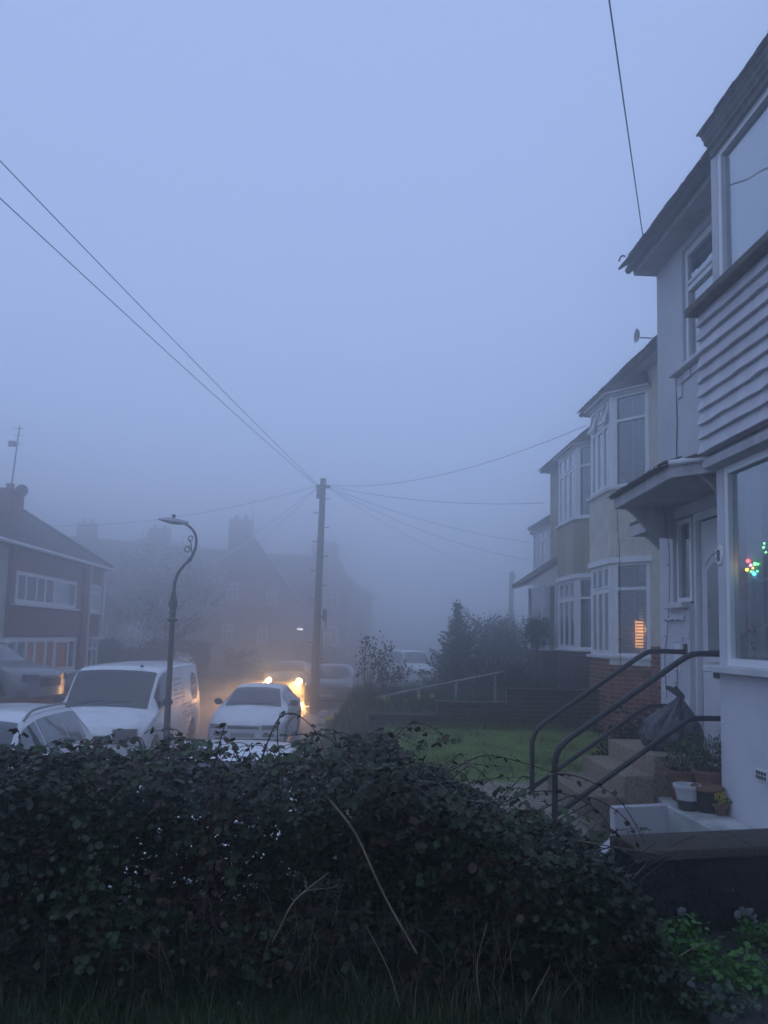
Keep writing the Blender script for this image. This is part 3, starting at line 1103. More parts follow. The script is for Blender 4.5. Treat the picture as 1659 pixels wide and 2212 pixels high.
# white panel boards below the sill, porch canopy of its hidden door
b = MB()
for (o, u, n, L) in faces_of(PB)[2:]:
    b.obox((o.x, o.y, 0), u, n, .0, L, .012, .03, 2.22, 2.318)
b.build('panel', M_WHITEP, PH)
b = MB()
b.add([(4.30, 11.55, 4.42), (4.30, 10.0, 4.42), (4.96, 10.0, 4.78), (4.96, 11.55, 4.78), (4.30, 11.55, 4.38), (4.30, 10.0, 4.38), (4.96, 10.0, 4.6), (4.96, 11.55, 4.6)],
      [(0, 1, 2, 3), (7, 6, 5, 4), (0, 4, 5, 1), (1, 5, 6, 2), (3, 7, 4, 0), (2, 6, 7, 3)])
cn = b.build('canopy', M_TILE, PH)
MB().box(4.31, 4.34, 10.0, 11.54, 4.22, 4.378).build('fascia', M_CANOPYW, cn)
MB().box(4.34, 4.94, 11.50, 11.54, 4.22, 4.378).build('fascia', M_CANOPYW, cn)
b = MB()
pts = [(4.94, 4.22), (4.45, 4.22)] + [(lerp(4.45, 4.94, i / 8), 4.22 - .34 * (0.5 - .5 * math.cos(math.pi * i / 8))) for i in range(9)]
b.extr([(x, 11.44, z) for x, z in pts], (0, .05, 0))
b.build('bracket', M_CANOPYW, cn)

HB = [(5.62, 19.2), (5.12, 18.62), (5.12, 17.15), (5.62, 16.55)]
HH = bay_house('beige stained house with net curtained bays and a white glazed porch', 5.62, 15.4, 21.2, HB,
               (1.25, 2.42, 4.12, 5.40, 7.12, 7.3), M_STAIN, M_STAIN, M_WHITE, M_BRICKD, M_MORTARD)
# glazed lean-to porch
b = MB()
b.add([(4.50, 19.25, 4.10), (4.50, 21.0, 4.10), (5.60, 21.0, 4.85), (5.60, 19.25, 4.85), (4.50, 19.25, 4.02), (4.50, 21.0, 4.02), (5.60, 21.0, 4.77), (5.60, 19.25, 4.77)],
      [(3, 2, 1, 0), (4, 5, 6, 7), (0, 1, 5, 4), (1, 2, 6, 5), (3, 0, 4, 7), (2, 3, 7, 6)])
por = b.build('porch_roof', M_TILE, HH)
b = MB()
b.extr([(4.55, 19.30, 4.05), (5.59, 19.30, 4.76), (5.59, 19.30, 4.0), (4.55, 19.30, 3.98)], (0, .03, 0))
b.box(4.52, 4.56, 19.3, 20.95, 3.98, 4.09)
b.build('fascia', M_WHITE, por)
for (x, y) in ((4.96, 19.36), (5.30, 19.36), (4.96, 20.8)):
    MB().box(x - .04, x + .04, y - .04, y + .04, 2.38, 4.0).build('porch_post', M_WHITE, HH)
MB().box(5.0, 5.26, 19.38, 19.385, 2.38, 3.98).build('pane', M_GLASS, HH)
MB().box(4.955, 4.96, 19.4, 20.76, 2.38, 3.98).build('pane', M_GLASS, HH)
MB().box(4.97, 5.6, 19.36, 20.84, 1.0, 2.34).build('porch_plinth', M_MORTARD, HH)
bricks(HH, (4.965, 20.84, 0), (0, -1, 0), (-1, 0, 0), 1.48, 1.2, 2.33, M_BRICKD)
bricks(HH, (4.97, 19.355, 0), (1, 0, 0), (0, -1, 0), 0.62, 1.2, 2.33, M_BRICKD)

FB = [(7.0, 27.2), (6.45, 26.7), (6.45, 24.8), (7.0, 24.2)]
FH = bay_house('white bayed house almost lost in fog beyond the glazed porch', 7.0, 22.5, 28.5, FB, (1.0, 2.3, 3.9, 5.0, 6.35, 6.7), M_STAIN, M_WHITEP, M_WHITE, None, M_MORTARD)

# satellite dish on the cream house's eaves
sd = thing('satellite_dish', (4.55, 11.5, 7.30), 'small satellite dish on a bracket at the cream house roof edge', 'dish')
b = MB()
b.tube([(4.72, 11.3, 7.28), (4.60, 11.45, 7.36), (4.47, 11.5, 7.38)], .012, 6)
b.build('arm', M_SOFFIT, sd)
b = MB()
b.lathe((0, 0, 0), [(0.001, 0), (0.05, .008), (.08, .022), (.095, .04), (.10, .04), (.08, .012), (.001, -.012)], 18, 'x')
b.v = [(4.45 + x * -1, 11.5 + y, 7.41 + z * 1.1) for x, y, z in b.v]
b.build('reflector', M_SOFFIT, sd, smooth=50)
# ================================================================== VEHICLES
M_TYRE = mat('tyre', (0.02, 0.02, 0.021), 0.85, 0.2, 10)
M_RIM = mat('alloy', (0.30, 0.30, 0.31), 0.4, 0.15, 8, metal=0.7)
M_PLASTIC = mat('dark_plastic', (0.025, 0.025, 0.028), 0.6, 0.2, 8)
M_PLATE = mat('number_plate', (0.30, 0.30, 0.28), 0.5, 0.1, 8)
M_LENS = mat('lamp_lens', (0.10, 0.11, 0.12), 0.15, 0.15, 6, coat=1.0)
M_TRIM = mat('grey_trim', (0.04, 0.04, 0.043), 0.5, 0.2, 8)
P_WHITE = mat('paint_white', (0.86, 0.87, 0.88), 0.30, 0.07, 2.0, coat=0.6)
P_WHITE2 = mat('paint_old_white', (0.80, 0.82, 0.84), 0.42, 0.10, 3.0, coat=0.3)
P_SILVER = mat('paint_silver', (0.28, 0.29, 0.31), 0.35, 0.08, 3.0, metal=0.4, coat=0.5)
P_DARK = mat('paint_dark', (0.03, 0.035, 0.045), 0.25, 0.1, 3.0, coat=0.7)
P_GREY = mat('paint_grey', (0.10, 0.10, 0.11), 0.3, 0.1, 3.0, coat=0.5)
M_LINING = mat('dark_lining', (0.03, 0.03, 0.033), 0.9, 0.2, 4)
M_DASH = mat('car_dash', (0.045, 0.045, 0.05), 0.7, 0.2, 4)


class Car:
    """body surface P(s, t): s from the nose to the tail, t round half a cross-section"""

    def __init__(c, st, wheels, wr, bend=0.22, tailb=0.10, crown=0.03):
        c.st = st
        c.L = st[-1][0]
        c.hw = max(max(r[4], r[5]) for r in st)
        c.wheels, c.wr, c.bend, c.tailb, c.crown = wheels, wr, bend, tailb, crown
        x = [r[0] for r in st]
        c.x = x
        c.m = []
        for k in range(1, 7):
            y = [r[k] for r in st]
            d = [(y[i + 1] - y[i]) / (x[i + 1] - x[i]) for i in range(len(x) - 1)]
            m = [d[0]] + [0 if d[i - 1] * d[i] <= 0 else 2 * d[i - 1] * d[i] / (d[i - 1] + d[i]) for i in range(1, len(d))] + [d[-1]]
            c.m.append((y, m))

    def row(c, s):
        x = c.x
        i = 0
        while i < len(x) - 2 and s > x[i + 1]:
            i += 1
        h = x[i + 1] - x[i]
        t = min(1, max(0, (s - x[i]) / h))
        out = []
        for y, m in c.m:
            out.append((2 * t ** 3 - 3 * t * t + 1) * y[i] + (t ** 3 - 2 * t * t + t) * h * m[i] + (-2 * t ** 3 + 3 * t * t) * y[i + 1] + (t ** 3 - t * t) * h * m[i + 1])
        return out

    def section(c, s, arch=True):
        zb, zbelt, zt, wl, wb, wt = c.row(s)
        if arch:
            for w in c.wheels:
                d = abs(s - w)
                R = c.wr + 0.055
                if d < R:
                    zb = max(zb, c.wr + math.sqrt(R * R - d * d) - 0.01)
        zb = min(zb, zbelt - .06)
        zm = lerp(zb, zbelt, .5)
        g = max(zt - zbelt, 0.02)
        r = min(.05, g * .4)
        return [(0, zb), (wl * .96, zb), (wl, zb + .03), (max(wl, wb) + .018, max(zm, zb + .04)), (wb + .008, zbelt - .03), (wb, zbelt),
                (lerp(wb, wt, .5) + .012, lerp(zbelt, zt - r, .5)), (wt, zt - r), (wt - .035, zt - r * .3), (wt - .09, zt), (wt * .5, zt + c.crown * .75), (0, zt + c.crown)]

    def bendp(c, x, y, z):
        q = min(1.2, abs(x) / c.hw)
        y += c.bend * q ** 2.4 * max(0, 1 - y / 1.1) - c.tailb * q ** 2.4 * max(0, 1 - (c.L - y) / 0.8)
        return (x, y, z)

    def P(c, s, t, side=1, off=0.0, arch=False):
        """t in section index units (0..11)"""
        sec = c.section(s, arch)
        i = min(int(t), len(sec) - 2)
        f = t - i
        x, z = lerp(sec[i][0], sec[i + 1][0], f), lerp(sec[i][1], sec[i + 1][1], f)
        if off:
            dx, dz = sec[i + 1][0] - sec[i][0], sec[i + 1][1] - sec[i][1]
            l = math.hypot(dx, dz) + 1e-9
            x, z = x + off * dz / l, z - off * dx / l
            # lift along the slope of the bonnet and screens too
            s2 = s - off * 0.6
            return c.bendp(side * x, s2, z)
        return c.bendp(side * x, s, z)

    def body(c, n=96):
        b = MB()
        ss = sorted(set([c.L * i / n for i in range(n + 1)] + c.x))
        secs = []
        for s in ss:
            h = c.section(s)
            secs.append([c.bendp(x, s, z) for x, z in h] + [c.bendp(-x, s, z) for x, z in reversed(h[1:-1])])
        k = len(secs[0])
        vv = [p for q in secs for p in q]
        ff = []
        for i in range(len(secs) - 1):
            for j in range(k):
                ff.append((i * k + j, i * k + (j + 1) % k, (i + 1) * k + (j + 1) % k, (i + 1) * k + j))
        b.add(vv, ff)
        for (q, flip) in ((secs[0], False), (secs[-1], True)):      # nose and tail caps
            nh = 12
            rows = []
            for j in range(nh):
                R_ = q[j]
                L_ = q[j] if j in (0, nh - 1) else q[k - j]
                rows.append([(lerp(L_[0], R_[0], a / 6), 0, R_[2]) for a in range(7)])
            y0 = ss[0] if not flip else ss[-1]
            vv = [c.bendp(p[0], y0, p[2]) for r in rows for p in r]
            f2 = [(j * 7 + a, j * 7 + a + 1, (j + 1) * 7 + a + 1, (j + 1) * 7 + a) for j in range(nh - 1) for a in range(6)]
            b.add(vv, [tuple(reversed(f)) for f in f2] if flip else f2)
        return b

    def patch(c, s0, s1, t0, t1, side=1, off=0.006, ns=14, nt=5, both=False, s0b=None, s1b=None):
        b = MB()

        def Q(a, e):
            t = lerp(t0, t1, e)
            sa = lerp(s0, s0b if s0b is not None else s0, e)
            sb = lerp(s1, s1b if s1b is not None else s1, e)
            return c.P(lerp(sa, sb, a), t, side, off)
        if both:
            def Q(a, e):
                t = 11 - (11 - t0) * abs(2 * e - 1)
                return c.P(lerp(s0, s1, a), t, 1 if e >= .5 else -1, off)
            nt = nt * 2
        b.grid(Q, ns, nt)
        return b

    def front(c, x0, x1, z0, z1, y=0.0, th=0.02, nx=6, skew=0.0):
        """block on the nose following its curve"""
        b = MB()
        vv = []
        for a in range(nx + 1):
            x = lerp(x0, x1, a / nx)
            for (yy, z) in ((y, z0 + skew * a / nx), (y, z1), (y + th + .08, z1), (y + th + .08, z0 + skew * a / nx)):
                vv.append(c.bendp(x, yy - .004, z))
        b.add(vv, [(a * 4 + j, a * 4 + (j + 1) % 4, a * 4 + 4 + (j + 1) % 4, a * 4 + 4 + j) for a in range(nx) for j in range(4)]
              + [(3, 2, 1, 0), (nx * 4, nx * 4 + 1, nx * 4 + 2, nx * 4 + 3)])
        return b


WHEEL_ME = {}


def wheel_parts(parent, x, y, r, side):
    key = (r, side)
    if key not in WHEEL_ME:
        b = MB()
        b.lathe((0, 0, 0), [(r * .62, -.09), (r * .93, -.095), (r * .99, -.07), (r, 0), (r * .99, .07), (r * .93, .095), (r * .62, .09)], 28, 'x')
        t = b.mesh('wheel', M_TYRE, smooth=50)
        b = MB()
        b.lathe((0, 0, 0), [(r * .60, .0), (r * .64, .098), (r * .58, .10), (r * .55, .05), (.05, .06), (.045, .085), (.001, .085)], 24, 'x')
        for k in range(6):
            a = k * math.pi / 3
            u = V(0, math.cos(a), math.sin(a))
            v = V(0, -math.sin(a), math.cos(a))
            p = [u * .05 - v * .03, u * r * .58 - v * .025, u * r * .58 + v * .025, u * .05 + v * .03]
            b.extr([(.062, q.y, q.z) for q in p], (.025, 0, 0))
        if side < 0:
            b.v = [(-p[0], p[1], p[2]) for p in b.v]
            b.f = [tuple(reversed(f)) for f in b.f]
        WHEEL_ME[key] = (t, b.mesh('rim', M_RIM, smooth=40))
    t, rm = WHEEL_ME[key]
    w = link('wheel', t, parent)
    w.location = (x, y, r)
    w.rotation_euler = (random.uniform(0, 6), 0, 0)
    q = link('rim', rm, w)
    return w


def make_car(name, label, cat, loc, rz, c, paint, cowl, roof, rear, tail, doors, beltT=5.15, topT=6.9, lights=None, detail=True, rails=False, grille=True, group=None, sidewin=None, wiper=True, scr_t=8.2):
    T = thing(name, loc, label, cat, group, rz, local=True)
    bd = c.body().build('body', paint, T, smooth=32)
    ws = c.patch(cowl + .05, roof - .02, scr_t, 11, off=.008, both=True, ns=10, nt=6).build('windscreen', M_CARGLASS, T, smooth=60)
    if tail - rear > .1:
        c.patch(rear + .04, tail - .06, 8.2, 11, off=.008, both=True, ns=8, nt=5).build('rear_window', M_CARGLASS, T, smooth=60)
    # side glass is opaque, the cabin's darkness painted into its colour
    for side in (1, -1):
        for (a, b_) in (sidewin or ([(cowl + .42, doors[0] - .03)] + [(p + .03, q - .03) for p, q in zip(doors, doors[1:])])):
            c.patch(a, b_, beltT, topT, side, .006, 10, 4).build('side_window', M_CARGLASS, T, smooth=60)
        for s in (sidewin and [p for q in sidewin for p in q] or [cowl + .1] + list(doors[:-1])):
            c.patch(s - .004, s + .004, 2.2, 5.1, side, .004, 1, 8).build('door_gap', M_BLACK, T)
        # door mirror
        b = MB()
        p = Vector(c.P(cowl + .52, 5.3, side))
        b.lathe((0, 0, 0), [(0.001, -.045), (.055, -.04), (.075, -.01), (.078, .03), (.07, .05), (.001, .05)], 14, 'y')
        b.v = [(p.x + side * .11 + x * 1.3, p.y - y, p.z + .06 + z) for x, y, z in b.v]
        b.tube([tuple(p + V(side * -.02, 0, .02)), tuple(p + V(side * .09, 0, .04))], .02, 6)
        b.build('mirror', M_PLASTIC if detail != 'paintmirror' else paint, T, smooth=50)
    for w in c.wheels:
        for side in (1, -1):
            wheel_parts(T, side * (c.hw - .10), w, c.wr, side)
    # dark inner lining, put in so that the cabin and arches read dark
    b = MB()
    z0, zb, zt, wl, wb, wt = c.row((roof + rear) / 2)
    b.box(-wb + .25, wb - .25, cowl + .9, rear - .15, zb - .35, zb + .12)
    b.build('cabin_lining', M_LINING, bd, bevel=.05)
    if lights:
        for (x0, x1, z0, z1, m_, nm) in lights:
            for side in ((1, -1) if x0 > 0.01 else (1,)):
                b = c.front(side * x0, side * x1, z0, z1)
                if side < 0:
                    b.f = [tuple(reversed(f)) for f in b.f]
                b.build(nm, m_, T, smooth=40)
    if wiper:
        for sx in (-.28, .25):
            b = MB()
            pts = []
            for k in range(6):
                t = k / 5
                q = c.P(cowl + .10 + .05 * t, 11 - 2.2 * abs(sx + .4 * t - .2) / .5 * .5, 1 if sx + .5 * t - .3 > 0 else -1, .016)
                pts.append((sx + .5 * t - .3, q[1], q[2] + .004))
            b.tube(pts, .009, 5)
            b.build('wiper', M_PLASTIC, T)
    return T, bd


# --- white panel van in the lay-by
van = Car([(0, .34, .62, .80, .66, .66, .60), (.10, .27, .74, .92, .86, .84, .74), (.55, .26, 1.00, 1.07, .93, .91, .80), (.82, .26, 1.10, 1.16, .95, .93, .80),
           (1.25, .26, 1.15, 1.60, .955, .935, .80), (1.52, .26, 1.16, 1.84, .955, .935, .80), (1.9, .26, 1.16, 1.91, .955, .935, .815), (3.4, .26, 1.16, 1.93, .955, .935, .82),
           (4.66, .28, 1.14, 1.91, .955, .93, .815), (4.80, .36, 1.10, 1.84, .93, .91, .79)], (.86, 3.9), .335, bend=.24, tailb=.05, crown=.035)
VT, vb = make_car('panel_van', 'white panel van with a round dark logo on its side, parked nose-on', 'van', (-4.44, 13.75, -0.04), math.radians(-1.2), van, P_WHITE,
                  .82, 1.52, 5, 5, (1.95,), lights=[(.42, .80, .70, .92, M_LENS, 'headlight'), (-.40, .40, .66, .80, M_PLASTIC, 'grille'), (-.26, .26, .42, .53, M_PLATE, 'number_plate'), (-.72, .72, .30, .38, M_PLASTIC, 'bumper')],
                  sidewin=[(1.12, 1.90)])
for side in (1, -1):
    for (s, t0, t1) in ((1.98, 2.2, 7.0), (3.1, 2.2, 7.0), (4.62, 2.2, 7.2)):
        van.patch(s - .005, s + .005, t0, t1, side, .004, 1, 10).build('panel_gap', M_TRIM, VT)
    van.patch(2.1, 4.5, 4.55, 4.75, side, .012, 16, 2).build('side_crease', P_WHITE, VT)
    van.patch(3.9, 4.62, 4.05, 4.42, side, .008, 8, 2).build('rubbing_strip', M_PLASTIC, VT)
    van.patch(1.98, 4.6, 7.05, 7.25, side, .004, 16, 1).build('roof_channel', M_TRIM, VT)
    van.patch(1.75, 1.9, 4.1, 4.3, side, .02, 3, 2).build('door_handle', M_PLASTIC, VT)
    van.patch(2.05, 2.2, 4.1, 4.3, side, .02, 3, 2).build('door_handle', M_PLASTIC, VT)
for s in (2.2, 3.0, 3.8):
    van.patch(s - .006, s + .006, 9.3, 11, both=True, off=.012, ns=1, nt=5).build('roof_rib', M_WHITE, VT)
b = MB()
b.lathe((0.42, 1.62, 1.93), [(.04, 0), (.03, .02), (.012, .05), (.001, .055)], 10)
b.build('aerial', M_PLASTIC, VT)
# logo: dark ring with a pale diagonal band, and rows of small print (too small to read)
M_PRINT = mat('van_print', (0.16, 0.19, 0.23), 0.5, 0.15, 20)


def van_pt(s, t, off):
    return van.P(s, t, 1, off)


lb = MB()
K = 28
for k in range(K):
    a0, a1 = 2 * math.pi * k / K, 2 * math.pi * (k + 1) / K
    q = [van_pt(4.18 + math.cos(a) * r * .30, 5.75 + math.sin(a) * r * .82, .011) for a, r in ((a0, 1), (a1, 1), (a1, .80), (a0, .80))]
    lb.add(q, [(0, 1, 2, 3)])
lg = lb.build('logo_ring', M_PRINT, VT)
lb = MB()
for sgn in (1, -1):
    pts = [(-.16, .72 * sgn), (.16, .72 * sgn), (.24, .12 * sgn + .1), (-.24, .12 * sgn - .1)]
    lb.add([van_pt(4.18 + x, 5.75 + y * .78, .012) for x, y in pts], [(0, 1, 2, 3)])
lb.build('logo_field', M_PRINT, VT)
lb = MB()
for (t, rows) in ((6.35, [(2.35, 2.62), (2.68, 2.98)]), (6.05, [(2.35, 2.98)]), (5.75, [(2.3, 2.6), (2.85, 3.05)]), (5.5, [(2.3, 2.72), (2.9, 3.1)]), (5.25, [(2.3, 2.8), (2.88, 3.15)]), (5.05, [(2.3, 2.5), (2.85, 3.1)]),
                  (3.9, [(2.9, 3.4), (3.5, 3.8)]), (3.7, [(3.3, 3.9), (4.0, 4.3)]), (3.5, [(2.9, 3.3), (3.6, 4.3)]), (3.3, [(3.1, 3.9)])):
    for (a, e) in rows:
        x = a
        while x < e - .02:
            w = random.uniform(.03, .07)
            lb.add([van_pt(x, t, .0115), van_pt(x + w, t, .0115), van_pt(x + w, t + .07, .0115), van_pt(x, t + .07, .0115)], [(0, 1, 2, 3)])
            x += w + .022
o = lb.build('small_print', M_PRINT, VT)
o['kind'] = 'stuff'

# --- old white hatchback saloon
sal = Car([(0, .30, .52, .62, .70, .70, .66), (.10, .22, .60, .69, .79, .79, .74), (.65, .20, .76, .82, .83, .81, .72), (1.10, .20, .88, .93, .84, .81, .70),
           (1.50, .20, .91, 1.15, .84, .81, .63), (1.86, .20, .92, 1.33, .84, .81, .57), (2.4, .20, .93, 1.385, .84, .81, .56), (3.1, .20, .94, 1.34, .84, .80, .555),
           (3.75, .22, .96, 1.10, .83, .79, .60), (3.95, .28, .94, 1.0, .81, .77, .64), (4.1, .36, .84, .9, .76, .72, .62)], (.78, 3.2), .295, bend=.22)
T, _ = make_car('hatchback_car', 'old white hatchback car parked on the road ahead of glowing headlights', 'car', (-2.18, 16.9, 0.01), math.radians(-3), sal, P_WHITE2, 1.10, 1.86, 3.1, 3.75, (2.15, 2.95, 3.5),
                lights=[(.40, .74, .545, .64, M_LENS, 'headlight'), (-.34, .34, .555, .615, M_PLASTIC, 'grille'), (-.60, .60, .29, .345, M_PLASTIC, 'air_intake'), (-.26, .26, .375, .475, M_PLATE, 'number_plate'),
                        (.42, .66, .385, .45, M_PLASTIC, 'fog_lamp')])
T.scale = (1, 1, 0.965)
for side in (1, -1):
    sal.patch(.5, 3.7, 3.15, 3.4, side, .012, 16, 2).build('rubbing_strip', M_TRIM, T)

# --- white estate with roof rails, nearest the camera on the left
est = Car([(0, .32, .60, .72, .70, .70, .66), (.10, .24, .70, .82, .83, .83, .76), (.60, .22, .90, .97, .88, .86, .76), (1.05, .22, .99, 1.04, .89, .86, .72),
           (1.45, .22, 1.02, 1.30, .89, .86, .68), (1.85, .22, 1.03, 1.50, .89, .86, .62), (2.4, .22, 1.04, 1.57, .89, .86, .62), (3.6, .22, 1.05, 1.54, .89, .85, .61),
           (4.15, .24, 1.06, 1.38, .88, .84, .62), (4.32, .32, 1.0, 1.15, .84, .8, .66), (4.4, .4, .9, 1.0, .8, .76, .64)], (.85, 3.45), .32, bend=.24)
T, _ = make_car('estate_car', 'white estate car with silver roof rails parked in front of the van', 'car', (-4.32, 7.55, -0.02), math.radians(3.0), est, P_WHITE, 1.05, 1.85, 3.9, 4.25, (2.2, 3.1, 3.85),
                lights=[(.45, .78, .62, .76, M_LENS, 'headlight'), (-.40, .40, .50, .66, M_PLASTIC, 'grille'), (-.26, .26, .40, .50, M_PLATE, 'number_plate')], detail='paintmirror')
for side in (1, -1):
    b = MB()
    pts = []
    for k in range(15):
        t = k / 14
        q = est.P(lerp(1.95, 3.75, t), 8.0, side)
        pts.append((q[0], q[1], q[2] + .055 * min(1, math.sin(math.pi * t) * 3)))
    b.tube(pts, .016, 8)
    b.build('roof_rail', M_RIM, T, smooth=50)

# --- white car right behind the brambles (only its roof and panes show)
nc = Car([(0, .32, .58, .70, .70, .70, .66), (.10, .24, .68, .80, .84, .83, .78), (.55, .22, .88, .95, .88, .86, .78), (1.0, .22, .97, 1.02, .89, .86, .76),
          (1.40, .22, 1.0, 1.26, .89, .86, .74), (1.75, .22, 1.01, 1.44, .89, .86, .70), (2.3, .22, 1.02, 1.50, .89, .86, .72), (3.0, .22, 1.03, 1.48, .89, .86, .71),
          (3.6, .24, 1.02, 1.30, .88, .84, .70), (3.85, .32, .96, 1.05, .84, .8, .70), (3.95, .4, .86, .92, .8, .76, .66)], (.8, 3.2), .31, bend=.22)
T, _ = make_car('hatchback_car', 'white car tucked close behind the bramble hedge, only its roof showing', 'car', (-1.16, 6.15, -0.04), math.radians(2), nc, P_WHITE, 1.0, 1.75, 3.05, 3.65, (2.1, 2.95, 3.4),
                lights=[(.45, .76, .58, .72, M_LENS, 'headlight'), (-.4, .4, .45, .6, M_PLASTIC, 'grille'), (-.26, .26, .36, .46, M_PLATE, 'number_plate')])

T.scale = (1, 1, 0.93)
# --- silver off-roader on the drive across the road
suv = Car([(0, .38, .70, .84, .70, .70, .66), (.12, .30, .82, .96, .86, .85, .80), (.6, .28, 1.0, 1.06, .90, .88, .80), (1.15, .28, 1.08, 1.13, .91, .88, .76),
           (1.6, .28, 1.10, 1.40, .91, .88, .70), (2.0, .28, 1.11, 1.62, .91, .88, .66), (2.6, .28, 1.12, 1.69, .91, .88, .66), (3.7, .28, 1.14, 1.66, .91, .87, .65),
           (4.2, .32, 1.14, 1.45, .9, .86, .68), (4.4, .42, 1.0, 1.2, .85, .82, .68)], (.9, 3.5), .36, bend=.24)
T, _ = make_car('off_road_car', 'silver off-road car on the drive beside the tile-hung house', 'car', (-7.15, 19.3, 0.60), math.radians(90 - 14), suv, P_SILVER, 1.15, 2.0, 3.9, 4.25, (2.35, 3.2, 3.8),
                lights=[(.45, .80, .74, .90, M_LENS, 'headlight'), (-.4, .4, .6, .8, M_PLASTIC, 'grille'), (-.26, .26, .45, .55, M_PLATE, 'number_plate')], wiper=False)
for side in (1, -1):
    for w in suv.wheels:
        b = MB()
        b.tube([suv.bendp(side * (suv.hw + .012), w + (suv.wr + .075) * math.cos(a * math.pi / 12), suv.wr + (suv.wr + .065) * math.sin(a * math.pi / 12)) for a in range(13)], .03, 6)
        b.build('wheel_arch', M_PLASTIC, T, smooth=50)

# --- dark car behind the pole, the oncoming car with its lamps lit, the far white car
dk = Car([(0, .30, .58, .70, .68, .68, .64), (.10, .22, .68, .80, .82, .81, .76), (.6, .20, .88, .94, .86, .84, .74), (1.05, .20, .96, 1.01, .87, .84, .72),
          (1.45, .20, .99, 1.25, .87, .84, .66), (1.8, .20, 1.0, 1.42, .87, .84, .60), (2.4, .20, 1.0, 1.47, .87, .84, .60), (3.1, .20, 1.01, 1.44, .87, .84, .59),
          (3.65, .22, 1.02, 1.25, .86, .82, .62), (3.9, .30, .96, 1.0, .82, .78, .66), (4.0, .4, .86, .92, .78, .74, .62)], (.78, 3.2), .31, bend=.26)
T, _ = make_car('hatchback_car', 'dark parked hatchback car showing behind the telegraph pole', 'car', (-0.66, 27.4, 0.03), math.radians(-5), dk, P_DARK, 1.05, 1.8, 3.2, 3.7, (2.1, 2.95, 3.45),
                lights=[(.44, .76, .62, .78, M_LENS, 'headlight'), (-.42, .42, .60, .64, M_RIM, 'grille'), (-.26, .26, .40, .51, M_PLATE, 'number_plate')])
M_HEAD = glow('lit_headlight', (1.0, 0.58, 0.18), 75.0)
hc = Car([(0, .30, .58, .70, .68, .68, .64), (.10, .22, .68, .80, .82, .81, .76), (.6, .20, .88, .94, .86, .84, .74), (1.05, .20, .96, 1.01, .87, .84, .72),
          (1.45, .20, .99, 1.25, .87, .84, .66), (1.8, .20, 1.0, 1.38, .87, .84, .60), (2.4, .20, 1.0, 1.43, .87, .84, .60), (3.4, .20, 1.01, 1.40, .87, .84, .59),
          (4.0, .22, 1.02, 1.2, .86, .82, .62), (4.25, .30, .96, 1.0, .82, .78, .66), (4.35, .4, .86, .92, .78, .74, .62)], (.8, 3.45), .31, bend=.20)
HC, _ = make_car('saloon_car', 'oncoming car with two glowing yellow headlights in the fog', 'car', (-2.44, 30.6, 0.05), math.radians(-4), hc, P_GREY, 1.05, 1.8, 3.4, 3.95, (2.15, 3.05, 3.6),
                 lights=[(-.42, .42, .52, .64, M_PLASTIC, 'grille'), (-.26, .26, .38, .48, M_PLATE, 'number_plate')])
for sx in (.60, -.60):
    b = MB()
    b.lathe((sx, .10, .72), [(.001, -.075), (.06, -.07), (.095, -.04), (.105, 0), (.105, .06)], 20, 'y')
    b.build('headlight', M_HEAD, HC, smooth=60)
    sp = bpy.data.lights.new('headlight_beam', 'SPOT')
    sp.energy = 1700
    sp.color = (1.0, 0.50, 0.16)
    sp.spot_size = math.radians(84)
    sp.spot_blend = .5
    sp.shadow_soft_size = .06
    ob = bpy.data.objects.new('headlight_beam', sp)
    COL.objects.link(ob)
    ob.parent = HC
    ob.location = (sx, -.04, .72)
    ob.rotation_euler = (math.radians(-54), 0, math.radians(-11))
fc = Car([(0, .34, .68, .84, .70, .70, .66), (.12, .26, .80, .95, .84, .84, .78), (.5, .24, 1.0, 1.07, .88, .86, .76), (.85, .24, 1.06, 1.12, .89, .86, .74),
          (1.3, .24, 1.08, 1.45, .89, .86, .68), (1.6, .24, 1.10, 1.68, .89, .86, .64), (2.2, .24, 1.1, 1.76, .89, .86, .65), (3.8, .24, 1.1, 1.74, .89, .86, .65),
          (4.2, .3, 1.05, 1.5, .87, .84, .66), (4.35, .4, 1.0, 1.2, .84, .8, .66)], (.8, 3.4), .32, bend=.26)
T, _ = make_car('people_carrier', 'white people carrier in the fog beside the conifer', 'car', (3.95, 39.0, 0.12), math.radians(14), fc, P_WHITE, .85, 1.6, 3.95, 4.25, (2.2, 3.1, 3.85),
                lights=[(.45, .78, .68, .82, M_LENS, 'headlight'), (-.4, .4, .56, .74, M_PLASTIC, 'grille'), (-.26, .26, .42, .52, M_PLATE, 'number_plate')])
# ================================================================== STREET FURNITURE, FAR HOUSES
M_POLE = mat('weathered_timber', (0.13, 0.105, 0.085), 0.9, 0.3, 5, 0.5, 30, streak=True)
M_IRON = mat('grey_lamp_iron', (0.075, 0.082, 0.085), 0.6, 0.25, 10, 0.1, 60)
M_LAMPHEAD = mat('lamp_head', (0.42, 0.42, 0.44), 0.5, 0.15, 8)
M_WIRE = mat('wire_black', (0.02, 0.02, 0.025), 0.6, 0.1)
M_RAIL = mat('black_rail_paint', (0.016, 0.018, 0.022), 0.45, 0.35, 30, 0.1, 80)

